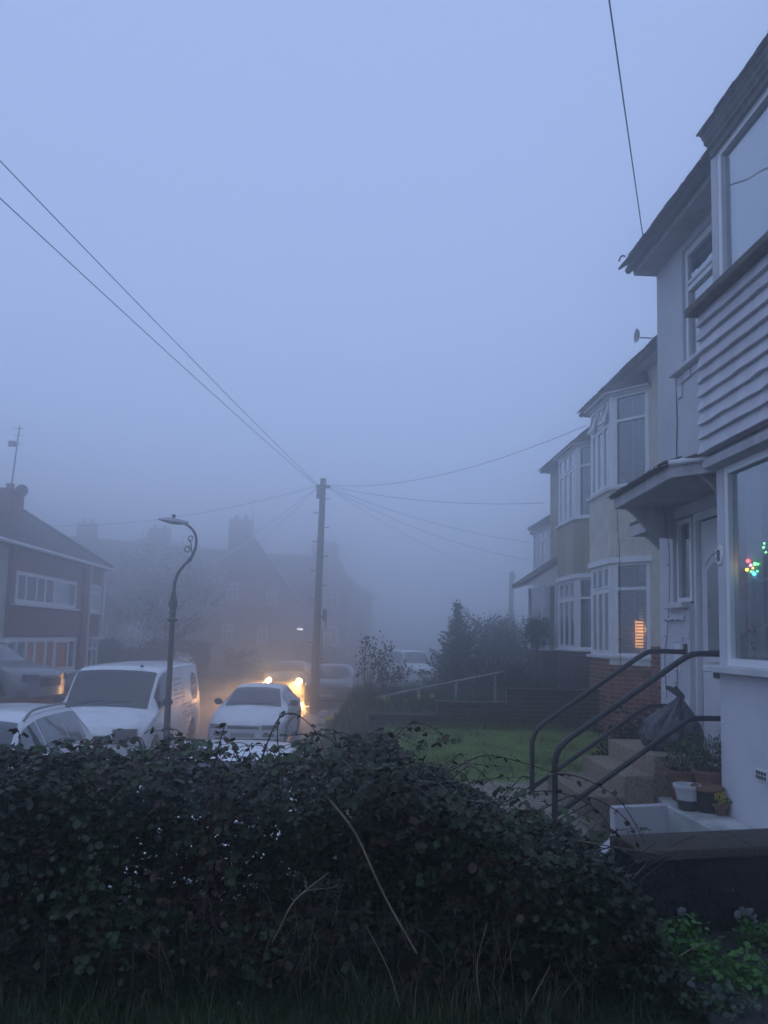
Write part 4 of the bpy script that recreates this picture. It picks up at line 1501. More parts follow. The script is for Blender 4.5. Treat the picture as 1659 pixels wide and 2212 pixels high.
# ---- swan-neck street lamp
LX, LY = -2.76, 12.3
lp = thing('street_lamp', (LX, LY, 0.1), 'swan-neck street lamp post with iron scrolls in front of the white van', 'street lamp')
b = MB()
b.lathe((LX, LY, 0.1), [(.12, 0), (.12, .7), (.09, .76), (.054, .82), (.047, 1.4), (.038, 2.64)], 16)
b.build('post', M_IRON, lp, smooth=40)
b = MB()
b.lathe((LX, LY, 2.74), [(.044, 0), (.085, .03), (.09, .05), (.05, .07), (.045, .12), (.056, .15), (.045, .17), (.045, .20), (.062, .24), (.068, .28), (.064, .33), (.045, .42), (.026, .52), (.022, .56)], 16)
b.build('collar', M_IRON, lp, smooth=40)
neck = [(0.0, 3.68), (.012, 3.80), (.05, 3.93), (.135, 4.06), (.225, 4.16), (.29, 4.30), (.315, 4.42), (.30, 4.55), (.23, 4.66), (.13, 4.73)]
dz = -0.42
neck = [(x, z + dz) for x, z in neck]
b = MB()
b.tube(smooth_path([(LX + x, LY, z) for x, z in neck], 40), [.024 - .005 * i / 40 for i in range(41)], 10)
b.build('neck', M_IRON, lp, smooth=50)
b = MB()
b.lathe((LX + .222, LY, 3.73), [(.02, -.02), (.036, -.01), (.036, .02), (.02, .03)], 12)
b.build('neck_collar', M_IRON, lp, smooth=40)
for (cx_, cz_, r) in ((.225, 4.50 + dz, .045), (.185, 4.32 + dz, .055)):
    b = MB()
    b.tube([(LX + cx_ + r * (1 - .03 * k) * math.cos(.45 * k + .6), LY, cz_ + r * (1 - .03 * k) * math.sin(.45 * k + .6)) for k in range(16)], .009, 6)
    b.build('scroll', M_IRON, lp)
b = MB()
b.tube(smooth_path([(LX + .20, LY, 4.47 + dz), (LX + .235, LY, 4.42 + dz), (LX + .24, LY, 4.34 + dz), (LX + .265, LY, 4.25 + dz)], 10), .009, 6)
b.build('scroll', M_IRON, lp)
b = MB()
sec = [(.17, .028, .045), (.10, .034, .05), (.02, .045, .09), (-.12, .05, .10), (-.22, .028, .075), (-.30, .012, .03)]
rows = []
for (x, t, w) in sec:
    z = 4.33 + (x - .17) * -.10
    rows.append([(LX + x, LY - w, z - t * .3), (LX + x, LY - w * .6, z - t), (LX + x, LY + w * .6, z - t), (LX + x, LY + w, z - t * .3), (LX + x, LY + w * .7, z + t * .8), (LX + x, LY - w * .7, z + t * .8)])
vv = [p for r in rows for p in r]
b.add(vv, [(i * 6 + j, (i + 1) * 6 + j, (i + 1) * 6 + (j + 1) % 6, i * 6 + (j + 1) % 6) for i in range(len(rows) - 1) for j in range(6)] + [tuple(range(6)), tuple(reversed(range(len(vv) - 6, len(vv))))])
hd = b.build('lantern', M_LAMPHEAD, lp, smooth=40)
b = MB()
b.lathe((LX - .06, LY, 4.395), [(.012, 0), (.03, .03), (.03, .05), (.022, .062), (.001, .065)], 12)
b.build('photocell', M_PLASTIC, hd)

# ---- telegraph pole with climbing irons
PX, PY = -0.95, 24.7
tp_ = thing('telegraph_pole', (PX, PY, 0.1), 'tall timber telegraph pole with climbing steps and a junction box', 'pole')
b = MB()
b.tube([(PX - .04, PY, -.1), (PX - .02, PY, 2.5), (PX, PY, 5.0), (PX + .03, PY, 7.66)], [.132, .122, .110, .094], 14)
b.build('pole', M_POLE, tp_, smooth=50)
for k in range(11):
    z = 7.0 - .47 * k if k < 9 else 6.85 - .5 * k
    sd_ = 1 if k % 2 == 0 else -1
    x = PX + .03 * z / 7.6 - .02
    b = MB()
    b.tube([(x + sd_ * .08, PY, z), (x + sd_ * .24, PY, z), (x + sd_ * .25, PY, z + .04)], .014, 6)
    b.build('climbing_iron', M_IRON, tp_)
b = MB()
b.lathe((PX + .03, PY, 7.36), [(.10, 0), (.125, .02), (.125, .1), (.10, .12)], 14)
b.build('ring_head', M_IRON, tp_, smooth=40)
for sd_ in (-1, 1):
    b = MB()
    b.lathe((PX + .03 + sd_ * .16, PY, 7.40), [(.02, -.06), (.06, -.05), (.075, 0), (.06, .05), (.02, .06)], 10)
    b.build('insulator', M_IRON, tp_, smooth=50)
MB().box(PX - .17, PX - .03, PY - .20, PY - .05, 6.98, 7.3).build('junction_box', M_IRON, tp_, bevel=.03)
b = MB()
b.box(PX + .16, PX + .28, PY - .10, PY + .08, 3.02, 3.42)
b.build('junction_box', M_PLASTIC, tp_, bevel=.03)
b = MB()
b.tube([(PX + .1, PY - .05, 3.17), (PX + .25, PY - .02, 3.17)], .04, 8)
b.build('bracket', M_PLASTIC, tp_)
b = MB()
b.tube([(PX + .27, PY, 3.05), (PX + .25, PY, 2.85), (PX + .15, PY - .05, 2.7), (PX + .13, PY - .16, 1.0)], .016, 6)
b.build('cable', M_WIRE, tp_)
# far pole
fp = thing('telegraph_pole', (9.8, 46, 0.4), 'faint distant pole rising above the bushes in fog', 'pole')
MB().tube([(9.8, 46, .2), (9.85, 46, 6.7)], [.17, .13], 10).build('pole', M_POLE, fp, smooth=50)
MB().box(9.75, 10.05, 45.8, 46.0, 6.2, 6.5).build('junction_box', M_IRON, fp)


# ---- overhead wires
def wire(a, c, sag, r, label, n=28):
    a, c = Vector(a), Vector(c)
    pts = [tuple(a.lerp(c, i / n) + V(0, 0, -4 * sag * (i / n) * (1 - i / n))) for i in range(n + 1)]
    o = MB().tube(pts, r, 5).build('overhead_wire', M_WIRE)
    tag(o, label, 'wire', 'overhead telephone wires')
    return o


PT = (PX + .03, PY, 7.48)
wire((PX - .15, PY, 7.46), (-5.12, 0.5, 7.77), .10, .007, 'wire from the telegraph pole running up out of view, upper of a pair')
wire((PX - .15, PY, 7.40), (-5.08, 0.5, 7.19), .10, .007, 'wire from the telegraph pole running up out of view, lower of a pair')
wire((3.30, 8.35, 7.21), (-1.17, -1.6, 5.93), .04, .006, 'wire rising from the lilac house eaves into the sky')
wire((PX + .2, PY, 7.45), (4.75, 15.1, 6.98), .42, .006, 'sagging wire from the telegraph pole to the cream house roof')
wire((PX + .2, PY, 7.43), (5.3, 20.6, 6.35), .22, .006, 'wire from the telegraph pole to the beige stained house')
wire((PX + .2, PY, 7.40), (7.0, 27.5, 6.1), .28, .006, 'wire from the telegraph pole to the far white bayed house')
wire((PX + .2, PY, 7.38), (6.9, 27.9, 5.5), .35, .006, 'lower wire from the telegraph pole to the far white bayed house')
wire((PX + .2, PY, 7.36), (9.85, 46, 6.5), .5, .006, 'wire between the two telegraph poles')
wire((PX - .15, PY, 7.42), (-12.2, 30.5, 6.6), .40, .006, 'wire from the telegraph pole to the tile-hung house roof')
wire((PX - .15, PY, 7.38), (-12.5, 60, 7.8), .55, .006, 'wire from the telegraph pole to the gabled brick terrace, left of two')
wire((PX - .15, PY, 7.36), (-9.5, 61, 8.6), .45, .006, 'wire from the telegraph pole to the gabled brick terrace, right of two')

# ---- tile-hung house across the road
M_HUNG = mat('hung_tile', (0.24, 0.145, 0.125), 0.9, 0.35, 9, 0.3, 60, col2=(0.15, 0.095, 0.085))
M_CREAMW = mat('cream_wall', (0.55, 0.54, 0.50), 0.9, 0.1, 3, 0.2, 60)
M_ORANGE = glow('lit_curtain', (1.0, 0.36, 0.12), 0.20)
TX = -10.4
TH = thing('semi_detached_house', (TX, 28, 0.5), 'tile-hung house with hipped roof and curtains lit orange across the road', 'house')
MB().box(TX - 8, TX, 15.0, 32.75, 0.2, 5.2).build('wall', M_CREAMW, TH)
U2, N2 = Vector((0, 1, 0)), Vector((1, 0, 0))


def hung(parent, y0, y1, z0, z1, x):
    """courses of hung tiles joined: too small to pick apart at this distance"""
    b = MB()
    nr = int((z1 - z0) / .11)
    for k in range(nr):
        zz = z0 + k * (z1 - z0) / nr
        h = (z1 - z0) / nr
        off_ = (k % 2) * .085
        y = y0 - off_
        while y < y1:
            a, c = max(y, y0) + .003, min(y + .17, y1) - .003
            if c > a + .01:
                d = random.gauss(0, .003)
                b.add([(x + .022 + d, a, zz), (x + .022 + d, c, zz), (x + .004, c, zz + h), (x + .004, a, zz + h), (x, c, zz), (x, a, zz)], [(0, 1, 2, 3), (5, 4, 1, 0)])
            y += .17
    o = b.build('tile_hanging', M_HUNG, parent)
    o['kind'] = 'stuff'


MB().box(TX, TX + .12, 23.9, 32.7, 2.34, 5.05).build('wall_panel', M_HUNG, TH)
hung(TH, 23.95, 30.1, 2.36, 3.27, TX + .125)
hung(TH, 31.0, 32.35, 2.3, 3.2, TX + .125)
f, _ = window(TH, (TX + .16, 24.2, 3.36), U2, N2, 5.3, 1.0, [.14, .30, .44, .58, .83], None, bar=.12, depth=.1, sash=((4, 0),))
MB().box(TX + .13, TX + .14, 24.3, 29.4, 3.4, 4.3).build('backing', M_CURT, f)
MB().box(TX + .1, TX + .28, 24.0, 29.8, 3.28, 3.355).build('window_sill', M_WHITEP, TH)
f, _ = window(TH, (TX + .16, 31.0, 3.28), U2, N2, 1.35, 1.12, 1, .70, bar=.10, depth=.1)
MB().box(TX + .13, TX + .14, 31.05, 32.3, 3.32, 4.35).build('backing', M_NET, f)
MB().box(TX + .1, TX + .28, 30.9, 32.45, 3.205, 3.275).build('window_sill', M_WHITEP, TH)
b = MB()
b.tube([(TX + .24, 30.75, 5.1), (TX + .24, 30.75, .6)], .055, 8)
b.build('drain_pipe', M_WHITEP, TH)
MB().box(TX + .12, TX + .20, 30.2, 30.65, 0.6, 5.1).build('pier', M_BRICK, TH)
MB().box(TX + .12, TX + .24, 32.45, 32.7, 2.3, 5.04).build('corner_board', M_WHITEP, TH)
f, _ = window(TH, (TX + .16, 23.2, 1.06), U2, N2, 6.6, 1.22, [.10, .20, .31, .42, .56, .68, .88], None, bar=.14, depth=.1, sash=((6, 0),))
for k, (y0, y1, m_) in enumerate(((24.4, 25.1, M_CURT), (25.2, 27.2, M_ORANGE), (27.3, 29.0, M_ORANGE), (23.4, 24.3, M_CURT), (29.1, 29.7, M_CURT))):
    drape(f, (TX + .16, y0, 1.06), U2, N2, 0, y1 - y0, .1, 1.16, .10, m_, 4, .03)
MB().box(TX + .1, TX + .3, 23.0, 30.0, .97, 1.055).build('window_sill', M_WHITEP, TH)
f, _ = window(TH, (TX + .16, 31.1, 1.05), U2, N2, 1.3, 1.1, 2, .7, bar=.1, depth=.1)
MB().box(TX + .1, TX + .34, 31.0, 32.65, 2.2, 2.29).build('porch_edge', M_WHITEP, TH)
# hipped roof
b = MB()
ex, ey = TX + .38, 33.0
b.add([(ex, 14.6, 5.18), (ex, ey, 5.18), (TX - 8.4, ey, 5.18), (TX - 8.4, 14.6, 5.18), (TX - 4, 17.6, 8.2), (TX - 4, 28.8, 8.2), (ex, 14.6, 5.08), (ex, ey, 5.08), (TX - 8.4, ey, 5.08), (TX - 8.4, 14.6, 5.08)],
      [(0, 1, 5, 4), (1, 2, 5), (2, 3, 4, 5), (3, 0, 4), (9, 8, 7, 6), (0, 6, 7, 1), (1, 7, 8, 2), (2, 8, 9, 3), (3, 9, 6, 0)])
rf = b.build('roof', M_TILE, TH)
b = MB()
b.tube([(ex + .04, 14.6, 5.12), (ex + .04, ey, 5.12)], .06, 8)
b.build('gutter', M_WHITEP, rf, smooth=40)
b = MB()
for (p, q) in (((ex, ey, 5.2), (TX - 4, 28.8, 8.23)), ((TX - 4, 17.6, 8.23), (TX - 4, 28.8, 8.23))):
    b.tube([p, q], .11, 8)
b.build('ridge_tile', M_TILE, rf, smooth=40)
CHX, CHY = TX - 1.75, 27.0
MB().box(CHX - .55, CHX + .55, CHY - .5, CHY + .55, 6.2, 7.35).build('chimney', M_BRICK, rf)
for k in (-.28, .28):
    b = MB()
    b.lathe((CHX + k, CHY, 7.35), [(.14, 0), (.13, .18), (.16, .22), (.001, .22)], 12)
    b.build('chimney_pot', M_HUNG, rf, smooth=40)
b = MB()
b.tube([(CHX + .3, CHY, 7.2), (CHX + .45, CHY, 9.65)], .025, 6)
for z, l in ((9.55, .4), (9.3, .3), (9.0, .3)):
    b.tube([(CHX + .43 - l / 2, CHY, z), (CHX + .43 + l / 2, CHY, z)], .012, 5)
b.box(CHX + .12, CHX + .36, CHY - .05, CHY + .05, 8.9, 9.1)
o = b.build('aerial', M_IRON, rf)
b = MB()
b.lathe((CHX + .78, CHY - .2, 7.3), [(.001, .08), (.12, .06), (.2, .02), (.23, -.05), (.21, -.05), (.001, .05)], 14, 'y')
b.tube([(CHX + .5, CHY, 7.15), (CHX + .78, CHY - .2, 7.3)], .025, 6)
b.build('satellite_dish', M_IRON, rf, smooth=50)

# low red brick wall along the raised drive
fw = thing('garden_wall', (-7.4, 24, 0.1), 'low red brick wall along the far pavement behind the van', 'wall')
b = MB()
b.box(-7.72, -7.52, 15.2, 33.5, -.05, .96)
b.build('core', M_MORTARD, fw)
b = MB()
b.box(-7.76, -7.48, 15.15, 33.55, .961, 1.03)
b.build('coping', M_BRICKD, fw)
b = MB()
for c_ in range(12):
    y = 15.2 - (c_ % 2) * .112
    while y < 33.4:
        a, e = max(y, 15.2) + .005, min(y + .215, 33.5)
        z = .02 + c_ * .078
        b.box(-7.53, -7.512 + random.gauss(0, .002), a, e, z, z + .066)
        y += .225
o = b.build('brickwork', M_BRICK, fw)
o['kind'] = 'stuff'

# ---- gabled brick terrace closing the street
M_FARBRICK = mat('far_brick', (0.30, 0.15, 0.12), 0.9, 0.3, 3)
M_BARGE = mat('barge_board', (0.60, 0.60, 0.60), 0.7, 0.1, 3)
GT = thing('brick_terrace', (-8.1, 61.5, -0.25), 'red brick terrace with a white-edged gable and chimneys at the bend', 'house', rz=math.radians(13), local=True)
MB().box(-12.5, 6.5, 1.2, 9, -.3, 5.2).build('wall', M_FARBRICK, GT)
b = MB()
g = [(-2.6, -.3), (3.1, -.3), (3.1, 4.3), (.3, 7.75), (-2.6, 5.6)]
b.extr([(x, 0, z) for x, z in g], (0, 5.4, 0))
b.build('gable_wall', M_FARBRICK, GT)
b = MB()
b.add([(-12.8, .8, 5.2), (6.8, .8, 4.9), (6.8, 5.1, 7.3), (-12.8, 5.1, 8.0), (-12.8, 9.4, 5.2), (6.8, 9.4, 4.9)], [(0, 1, 2, 3), (3, 2, 5, 4), (0, 3, 4), (1, 5, 2), (4, 5, 1, 0)])
rf = b.build('roof', mat('far_roof_tile', (.16, .10, .085), .9, .3, 6), GT)
b = MB()
b.add([(-2.9, -.25, 5.55), (.3, -.25, 7.98), (.3, 5.3, 7.98), (-2.9, 5.3, 5.55), (-2.9, -.25, 5.42), (.3, -.25, 7.85), (.3, 5.3, 7.85), (-2.9, 5.3, 5.42)], [(0, 1, 2, 3), (7, 6, 5, 4), (0, 4, 5, 1), (3, 2, 6, 7), (0, 3, 7, 4)])
b.add([(3.35, -.25, 4.1), (.3, -.25, 7.98), (.3, 5.3, 7.98), (3.35, 5.3, 4.1), (3.35, -.25, 3.97), (.3, -.25, 7.85), (.3, 5.3, 7.85), (3.35, 5.3, 3.97)], [(3, 2, 1, 0), (4, 5, 6, 7), (1, 5, 4, 0), (7, 6, 2, 3), (4, 7, 3, 0)])
b.build('gable_roof', MATS['far_roof_tile'], GT)
for (x0, z0, x1, z1) in ((-2.9, 5.42, .3, 7.82), (3.35, 3.97, .3, 7.82)):
    b = MB()
    b.extr([(x0, -.30, z0), (x1, -.30, z1), (x1, -.30, z1 + .16), (x0, -.30, z0 + .16)], (0, .05, 0))
    b.build('barge_board', M_BARGE, GT)
for (x, z, w, h) in ((-1.15, 4.05, .65, 1.05), (1.2, 3.9, .65, 1.0), (-3.6, 1.6, .6, 1.1), (-1.3, 1.55, .6, 1.1), (.75, 1.5, .6, 1.1), (5.0, 1.5, .9, 1.2), (5.0, 3.8, .9, 1.1), (-6.2, 3.9, .8, 1.1), (-8.6, 1.6, .8, 1.1)):
    y = 0 if -2.6 < x < 2.9 else 1.2
    window(GT, (x, y - .02, z), (1, 0, 0), (0, -1, 0), w, h, 2, .65, bar=.09, depth=.05)
for (x, y, z0, z1, w) in ((-.2, 3.2, 7.0, 9.35, .75), (-5.2, 5.1, 7.5, 8.7, .7), (-9.6, 5.1, 7.6, 8.8, .6), (6.0, 5.1, 6.8, 8.3, .6)):
    MB().box(x - w, x + w, y - .4, y + .4, z0, z1).build('chimney', M_FARBRICK, GT)
    for k in (-.3, .3):
        b = MB()
        b.lathe((x + k, y, z1), [(.13, 0), (.12, .3), (.001, .3)], 8)
        b.build('chimney_pot', M_HUNG, GT)
b = MB()
b.tube([(.5, 3.2, 9.0), (.5, 3.2, 10.9)], .03, 6)
b.tube([(.1, 3.2, 10.75), (.9, 3.2, 10.75)], .015, 5)
b.build('aerial', M_IRON, GT)
o = MB().box(3.35, 3.65, 1.10, 1.18, 2.42, 2.51).build('porch_light', glow('porch_lamp', (.9, .95, 1.0), 6), GT)
GT.scale = (1.33, 1.33, 1.33)
# a further house to the right, nearly gone
GH = thing('brick_house', (-0.6, 78, -0.3), 'faint hipped brick house beyond the gabled terrace', 'house', rz=math.radians(14), local=True)
MB().box(-6, 2.4, 0, 8, -.3, 5.0).build('wall', M_FARBRICK, GH)
b = MB()
b.add([(-6.3, -.3, 5.0), (2.8, -.3, 5.0), (2.8, 8.3, 5.0), (-6.3, 8.3, 5.0), (-4, 4, 8.6), (-.8, 4, 8.6)], [(0, 1, 5, 4), (1, 2, 5), (2, 3, 4, 5), (3, 0, 4), (3, 2, 1, 0)])
rf = b.build('roof', MATS['far_roof_tile'], GH)
MB().box(-1.6, -.3, 3.4, 4.4, 7.9, 9.7).build('chimney', M_FARBRICK, rf)
for (x, z) in ((-4.2, 1.4), (-.8, 1.4), (-4.2, 3.6), (-.8, 3.6)):
    window(GH, (x, -.02, z), (1, 0, 0), (0, -1, 0), 1.1, 1.1, 2, .65, bar=.09, depth=.05)
GH.scale = (1.33, 1.33, 1.33)
# two tiny lit windows far down the road
for (x, y, z) in ((3.6, 62, 2.9), (6.6, 62, 3.2)):
    pass

# ---- front steps and handrails
st = thing('door_steps', (2.8, 7.3, 1.0), 'pebbly concrete steps rising to the white front door', 'steps')
M_AGG = mat('exposed_aggregate', (0.48, 0.37, 0.26), 0.95, 0.35, 30, 0.8, 160, col2=(0.17, 0.14, 0.11))
for (x0, x1, z1, y0) in ((2.74, 3.60, 1.60, 6.84), (2.47, 2.738, 1.43, 6.80), (2.10, 2.468, 1.25, 6.76)):
    MB().box(x0, x1, y0, 8.0, .9, z1).build('step', M_AGG, st, bevel=.015, jitter=.003)
M_HR = M_RAIL
for (y, dx, lab) in ((7.95, 0.0, 'black tubular handrail on the lawn side of the door steps'), (6.72, -.10, 'black tubular handrail on the flowerpot side of the door steps')):
    H = thing('handrail', (2.0 + dx, y, 1.05), lab, 'handrail', 'handrails of the door steps')
    xa = 3.54 if dx == 0 else 3.36
    b = MB()
    b.tube(smooth_path([(xa, y, 2.515), (3.22 + dx, y, 2.515), (3.12 + dx, y, 2.49), (3.02 + dx, y, 2.43)], 10) + smooth_path([(2.06 + dx, y, 1.76), (1.97 + dx, y, 1.67), (1.93 + dx, y, 1.56), (1.93 + dx, y, 1.45), (1.93 + dx, y, .95)], 14), .026, 10)
    b.build('top_rail', M_HR, H, smooth=50)
    b = MB()
    b.tube(smooth_path([(xa + (.15 if dx else 0), y, 1.95), (3.20 + dx, y, 1.95), (3.10 + dx, y, 1.925), (3.0 + dx, y, 1.86)], 10) + [(1.93 + dx, y, 1.10)], .024, 10)
    b.build('lower_rail', M_HR, H, smooth=50)
    MB().box(xa - .004, xa + .014, y - .04, y + .04, 2.46, 2.60).build('bracket', M_HR, H, bevel=.004)

# ---- rubbish bag on the landing
bg = thing('rubbish_bag', (3.10, 7.28, 1.60), 'grey knotted rubbish bag slumped at the top of the door steps', 'bag')
M_BAG = mat('bin_bag', (0.095, 0.095, 0.105), 0.40, 0.25, 5, 0.9, 26, dist=.03)
b = MB()
K, R_ = 48, 30
rng2 = random.Random(4)
ph = [rng2.uniform(0, 6.28) for _ in range(9)]
vv = []
for i in range(R_ + 1):
    t = i / R_
    r = interp([(0, .18), (.06, .265), (.2, .29), (.4, .245), (.58, .16), (.74, .08), (.83, .04), (.88, .024), (.93, .045), (1.0, .055)], t)
    z = interp([(0, 0), (.06, .015), (.2, .12), (.4, .25), (.58, .34), (.74, .42), (.83, .465), (.88, .49), (1.0, .58)], t)
    for k in range(K):
        a = 2 * math.pi * k / K
        fold = .045 * math.sin(7 * a + ph[0] + 2.2 * t) + .035 * math.sin(13 * a + ph[1] - 3 * t) + .02 * math.sin(23 * a + ph[2] + 6 * t)
        sag = .05 * math.sin(2 * a + ph[3]) * (1 - t) + .025 * math.sin(3 * a + ph[5] + 5 * t)
        rr = r * (1 + (fold * (1.2 + 2.2 * t) + sag) * (1.0 if t > .03 else .3))
        x = 3.10 + rr * math.cos(a) * .94 + .12 * t * t
        y = 7.28 + rr * math.sin(a) * 1.05
        if t > .9:
            y += (t - .9) * .5
            x -= (t - .9) * .9
        vv.append((x, y, 1.602 + z + .012 * math.sin(5 * a + ph[6]) * (t > .05)))
b.add(vv, [(i * K + k, i * K + (k + 1) % K, (i + 1) * K + (k + 1) % K, (i + 1) * K + k) for i in range(R_) for k in range(K)] + [tuple(reversed(range(K)))])
b.build('bag', M_BAG, bg, smooth=80)

# ---- pots and odds on the ledge
M_TERRA = mat('terracotta', (0.22, 0.11, 0.07), 0.85, 0.25, 10, .2, 60)
M_BROWNP = mat('brown_plastic', (0.030, 0.017, 0.018), 0.5, 0.2, 8)
M_POTW = mat('white_plastic', (0.62, 0.62, 0.64), 0.5, 0.1, 4)
M_FOL = mat('pot_foliage', (0.06, 0.13, 0.03), 0.7, 0.4, 4)


def pot(name, label, x, y, z, r0, r1, h, m, rim=None, plant=None, group=None):
    T = thing(name, (x, y, z), label, name.split('_')[-1] if name != 'flower_pot' else 'flower pot', group)
    b = MB()
    b.lathe((x, y, z), [(r0 * .9, 0), (r0, .006), (lerp(r0, r1, .5), h * .5), (r1, h - .03), (r1 + .012, h - .03), (r1 + .014, h - .004), (r1 + .006, h), (r1 - .006, h - .003), (r1 - .014, h - .04), (.001, h - .04)], 28)
    b.build('pot', m, T, smooth=45)
    if rim:
        b = MB()
        b.lathe((x, y, z), [(r1 + .012, h - .032), (r1 + .019, h - .03), (r1 + .019, h - .002), (r1 + .01, h + .003), (r1 - .002, h - .002)], 28)
        b.build('rim', rim, T, smooth=45)
    b = MB()
    b.lathe((x, y, z), [(r1 - .012, h - .05), (r1 - .013, h - .036), (.001, h - .03)], 16)
    b.build('soil', M_SOIL, T)
    if plant:
        n, hh, sp, mm = plant
        a = RNG.uniform(0, 6.28, n)
        rr = np.sqrt(RNG.uniform(0, 1, n)) * r1 * .9
        zz = RNG.uniform(0, 1, n)
        pos = np.stack([x + np.cos(a) * (rr + zz * sp), y + np.sin(a) * (rr + zz * sp), z + h - .03 + zz * hh], 1)
        f_, s_ = rand_rot(n, .8)
        f_[:, 2] = np.abs(f_[:, 2])
        v, fc = leaf_verts(pos, f_, s_, RNG.uniform(.02, .045, n))
        o = link('foliage', np_mesh('foliage', v - np.array((x, y, z)), fc, mm), T)
        b = MB()
        for k in range(14):
            q = random.uniform(0, 6.28)
            b.tube([(x, y, z + h - .05), (x + math.cos(q) * sp * .5, y + math.sin(q) * sp * .5, z + h + hh * .5), (x + math.cos(q) * sp, y + math.sin(q) * sp, z + h + hh)], .003, 4)
        b.build('stem', M_FOL, T)
    return T


PW = pot('flower_pot', 'white plastic pot with dark stained base on the white ledge', 2.80, 6.28, 1.264, .068, .098, .20, M_POTW, group=None)
MB().lathe((2.80, 6.28, 1.264), [(.062, -.0005), (.0705, .005), (.0825, .075), (.082, .077), (.06, .02)], 28).build('stained_base', M_TRIM, PW, smooth=45)
pot('flower_pot', 'dark brown plastic pot with an orange rim on the white ledge', 2.94, 6.22, 1.264, .082, .108, .20, M_BROWNP, M_TERRA)
pot('flower_pot', 'terracotta pot of rosemary behind the brown pot', 3.06, 6.42, 1.34, .09, .13, .22, M_TERRA, None, (420, .28, .14, M_FOL))
MB().box(2.93, 3.2, 6.3, 6.55, 1.264, 1.338).build('brick', M_BRICKD, wl_, bevel=.006)
pot('flower_pot', 'terracotta pot of straggly dry stems behind the white pot', 2.93, 6.62, 1.264, .10, .14, .26, M_TERRA, None, (160, .22, .12, M_FOL))
T = pot('flower_pot', 'small terracotta pot with yellow flowers tucked against the bay wall', 2.99, 6.10, 1.264, .04, .052, .09, M_TERRA, None, (60, .06, .03, M_FOL))
M_YEL = mat('yellow_petal', (0.75, 0.55, 0.02), .6, .1, 5)
for k in range(9):
    q = random.uniform(0, 6.28)
    c0 = Vector((2.99 + .03 * math.cos(q), 6.10 + .03 * math.sin(q), 1.385 + random.uniform(-.02, .05)))
    b = MB()
    for j in range(5):
        a = j * 1.257
        b.add([tuple(c0), tuple(c0 + V(.022 * math.cos(a - .5), -.012 + .01 * math.sin(a), .022 * math.sin(a - .5))), tuple(c0 + V(.028 * math.cos(a), -.008, .028 * math.sin(a))), tuple(c0 + V(.022 * math.cos(a + .5), -.012, .022 * math.sin(a + .5)))], [(0, 1, 2, 3)])
    b.build('flower', M_YEL, T)
T = pot('paint_tub', 'white tub with a lid standing by the front door', 3.42, 6.98, 1.60, .11, .12, .14, M_POTW)
T = pot('paint_tub', 'white splashed tub beside the rosemary', 3.30, 6.70, 1.40, .10, .11, .17, M_POTW)
MB().box(3.2, 3.4, 6.6, 6.8, 1.2, 1.398).build('brick', M_BRICKD, wl_)
bt = thing('glass_bottle', (3.40, 6.86, 1.60), 'clear glass bottle on the landing by the door', 'bottle')
MB().box(3.3, 3.5, 6.8, 6.83, 1.2, 1.59).build('brick', M_BRICKD, wl_)
b = MB()
b.lathe((3.40, 6.88, 1.60), [(.035, 0), (.04, .01), (.04, .16), (.015, .22), (.014, .28), (.018, .285), (.001, .29)], 16)
b.build('bottle', M_GLASS, bt, smooth=40)

# ---- fairy light strings hanging from the canopy
for (pts, lab) in (([(2.93, 8.24, 4.06), (2.95, 8.22, 3.4), (2.96, 8.25, 2.4), (3.0, 8.3, 2.25)], 'string of unlit fairy lights hanging from the far canopy corner'),
                   ([(3.30, 7.9, 4.08), (3.42, 8.02, 3.5), (3.53, 8.35, 2.8), (3.535, 8.45, 2.45), (3.53, 8.40, 2.0)], 'string of unlit fairy lights sagging across the house corner'),
                   ([(3.535, 8.12, 2.42), (3.535, 8.15, 2.0), (3.535, 8.13, 1.72)], 'short string of unlit fairy lights above the rubbish bag')):
    T = thing('fairy_lights', pts[0], lab, 'fairy lights', 'unlit fairy light strings')
    ps = smooth_path(pts, 40)
    MB().tube(ps, .0035, 4).build('wire', M_WIRE, T)
    for k in range(2, 40, 3):
        p = ps[k]
        s_ = 1 if k % 2 else -1
        b = MB()
        b.tube([p, (p[0] - .008, p[1] + s_ * .02, p[2] + .004), (p[0] - .01, p[1] + s_ * .045, p[2])], [.003, .005, .004], 5)
        b.build('bulb', M_WIRE, T)
# coloured lights glowing inside the bay window
T = thing('fairy_lights', (3.15, 5.95, 3.1), 'cluster of glowing red, green and blue lights inside the bay window', 'fairy lights')
cl = [('red', (1, .08, .05)), ('amber', (1, .6, .05)), ('green', (.15, 1, .2)), ('blue', (.1, .6, 1)), ('pink', (1, .2, .35))]
for (dy, dz_, ci, r) in ((0, .02, 0, .013), (.015, -.05, 1, .013), (-.045, -.02, 4, .012), (-.075, -.045, 1, .008), (-.09, -.09, 3, .014), (-.11, -.015, 2, .013), (-.15, -.02, 2, .008), (-.05, -.07, 2, .008), (-.14, -.075, 2, .007),
                         (-.24, .10, 2, .009), (-.25, .13, 2, .007), (-.27, .06, 2, .007)):
    nm, c_ = cl[ci]
    b = MB()
    p = (3.17, 5.95 + dy, 3.25 + dz_)
    b.lathe(p, [(.001, -r), (r * .7, -r * .7), (r, 0), (r * .7, r * .7), (.001, r)], 10)
    b.build('bulb', glow('bulb_' + nm, c_, 11), T, smooth=60)
MB().tube([(3.17, 5.98, 3.27), (3.18, 5.90, 3.19), (3.17, 5.81, 3.23), (3.17, 5.67, 3.37)], .003, 4).build('wire', M_WIRE, T)
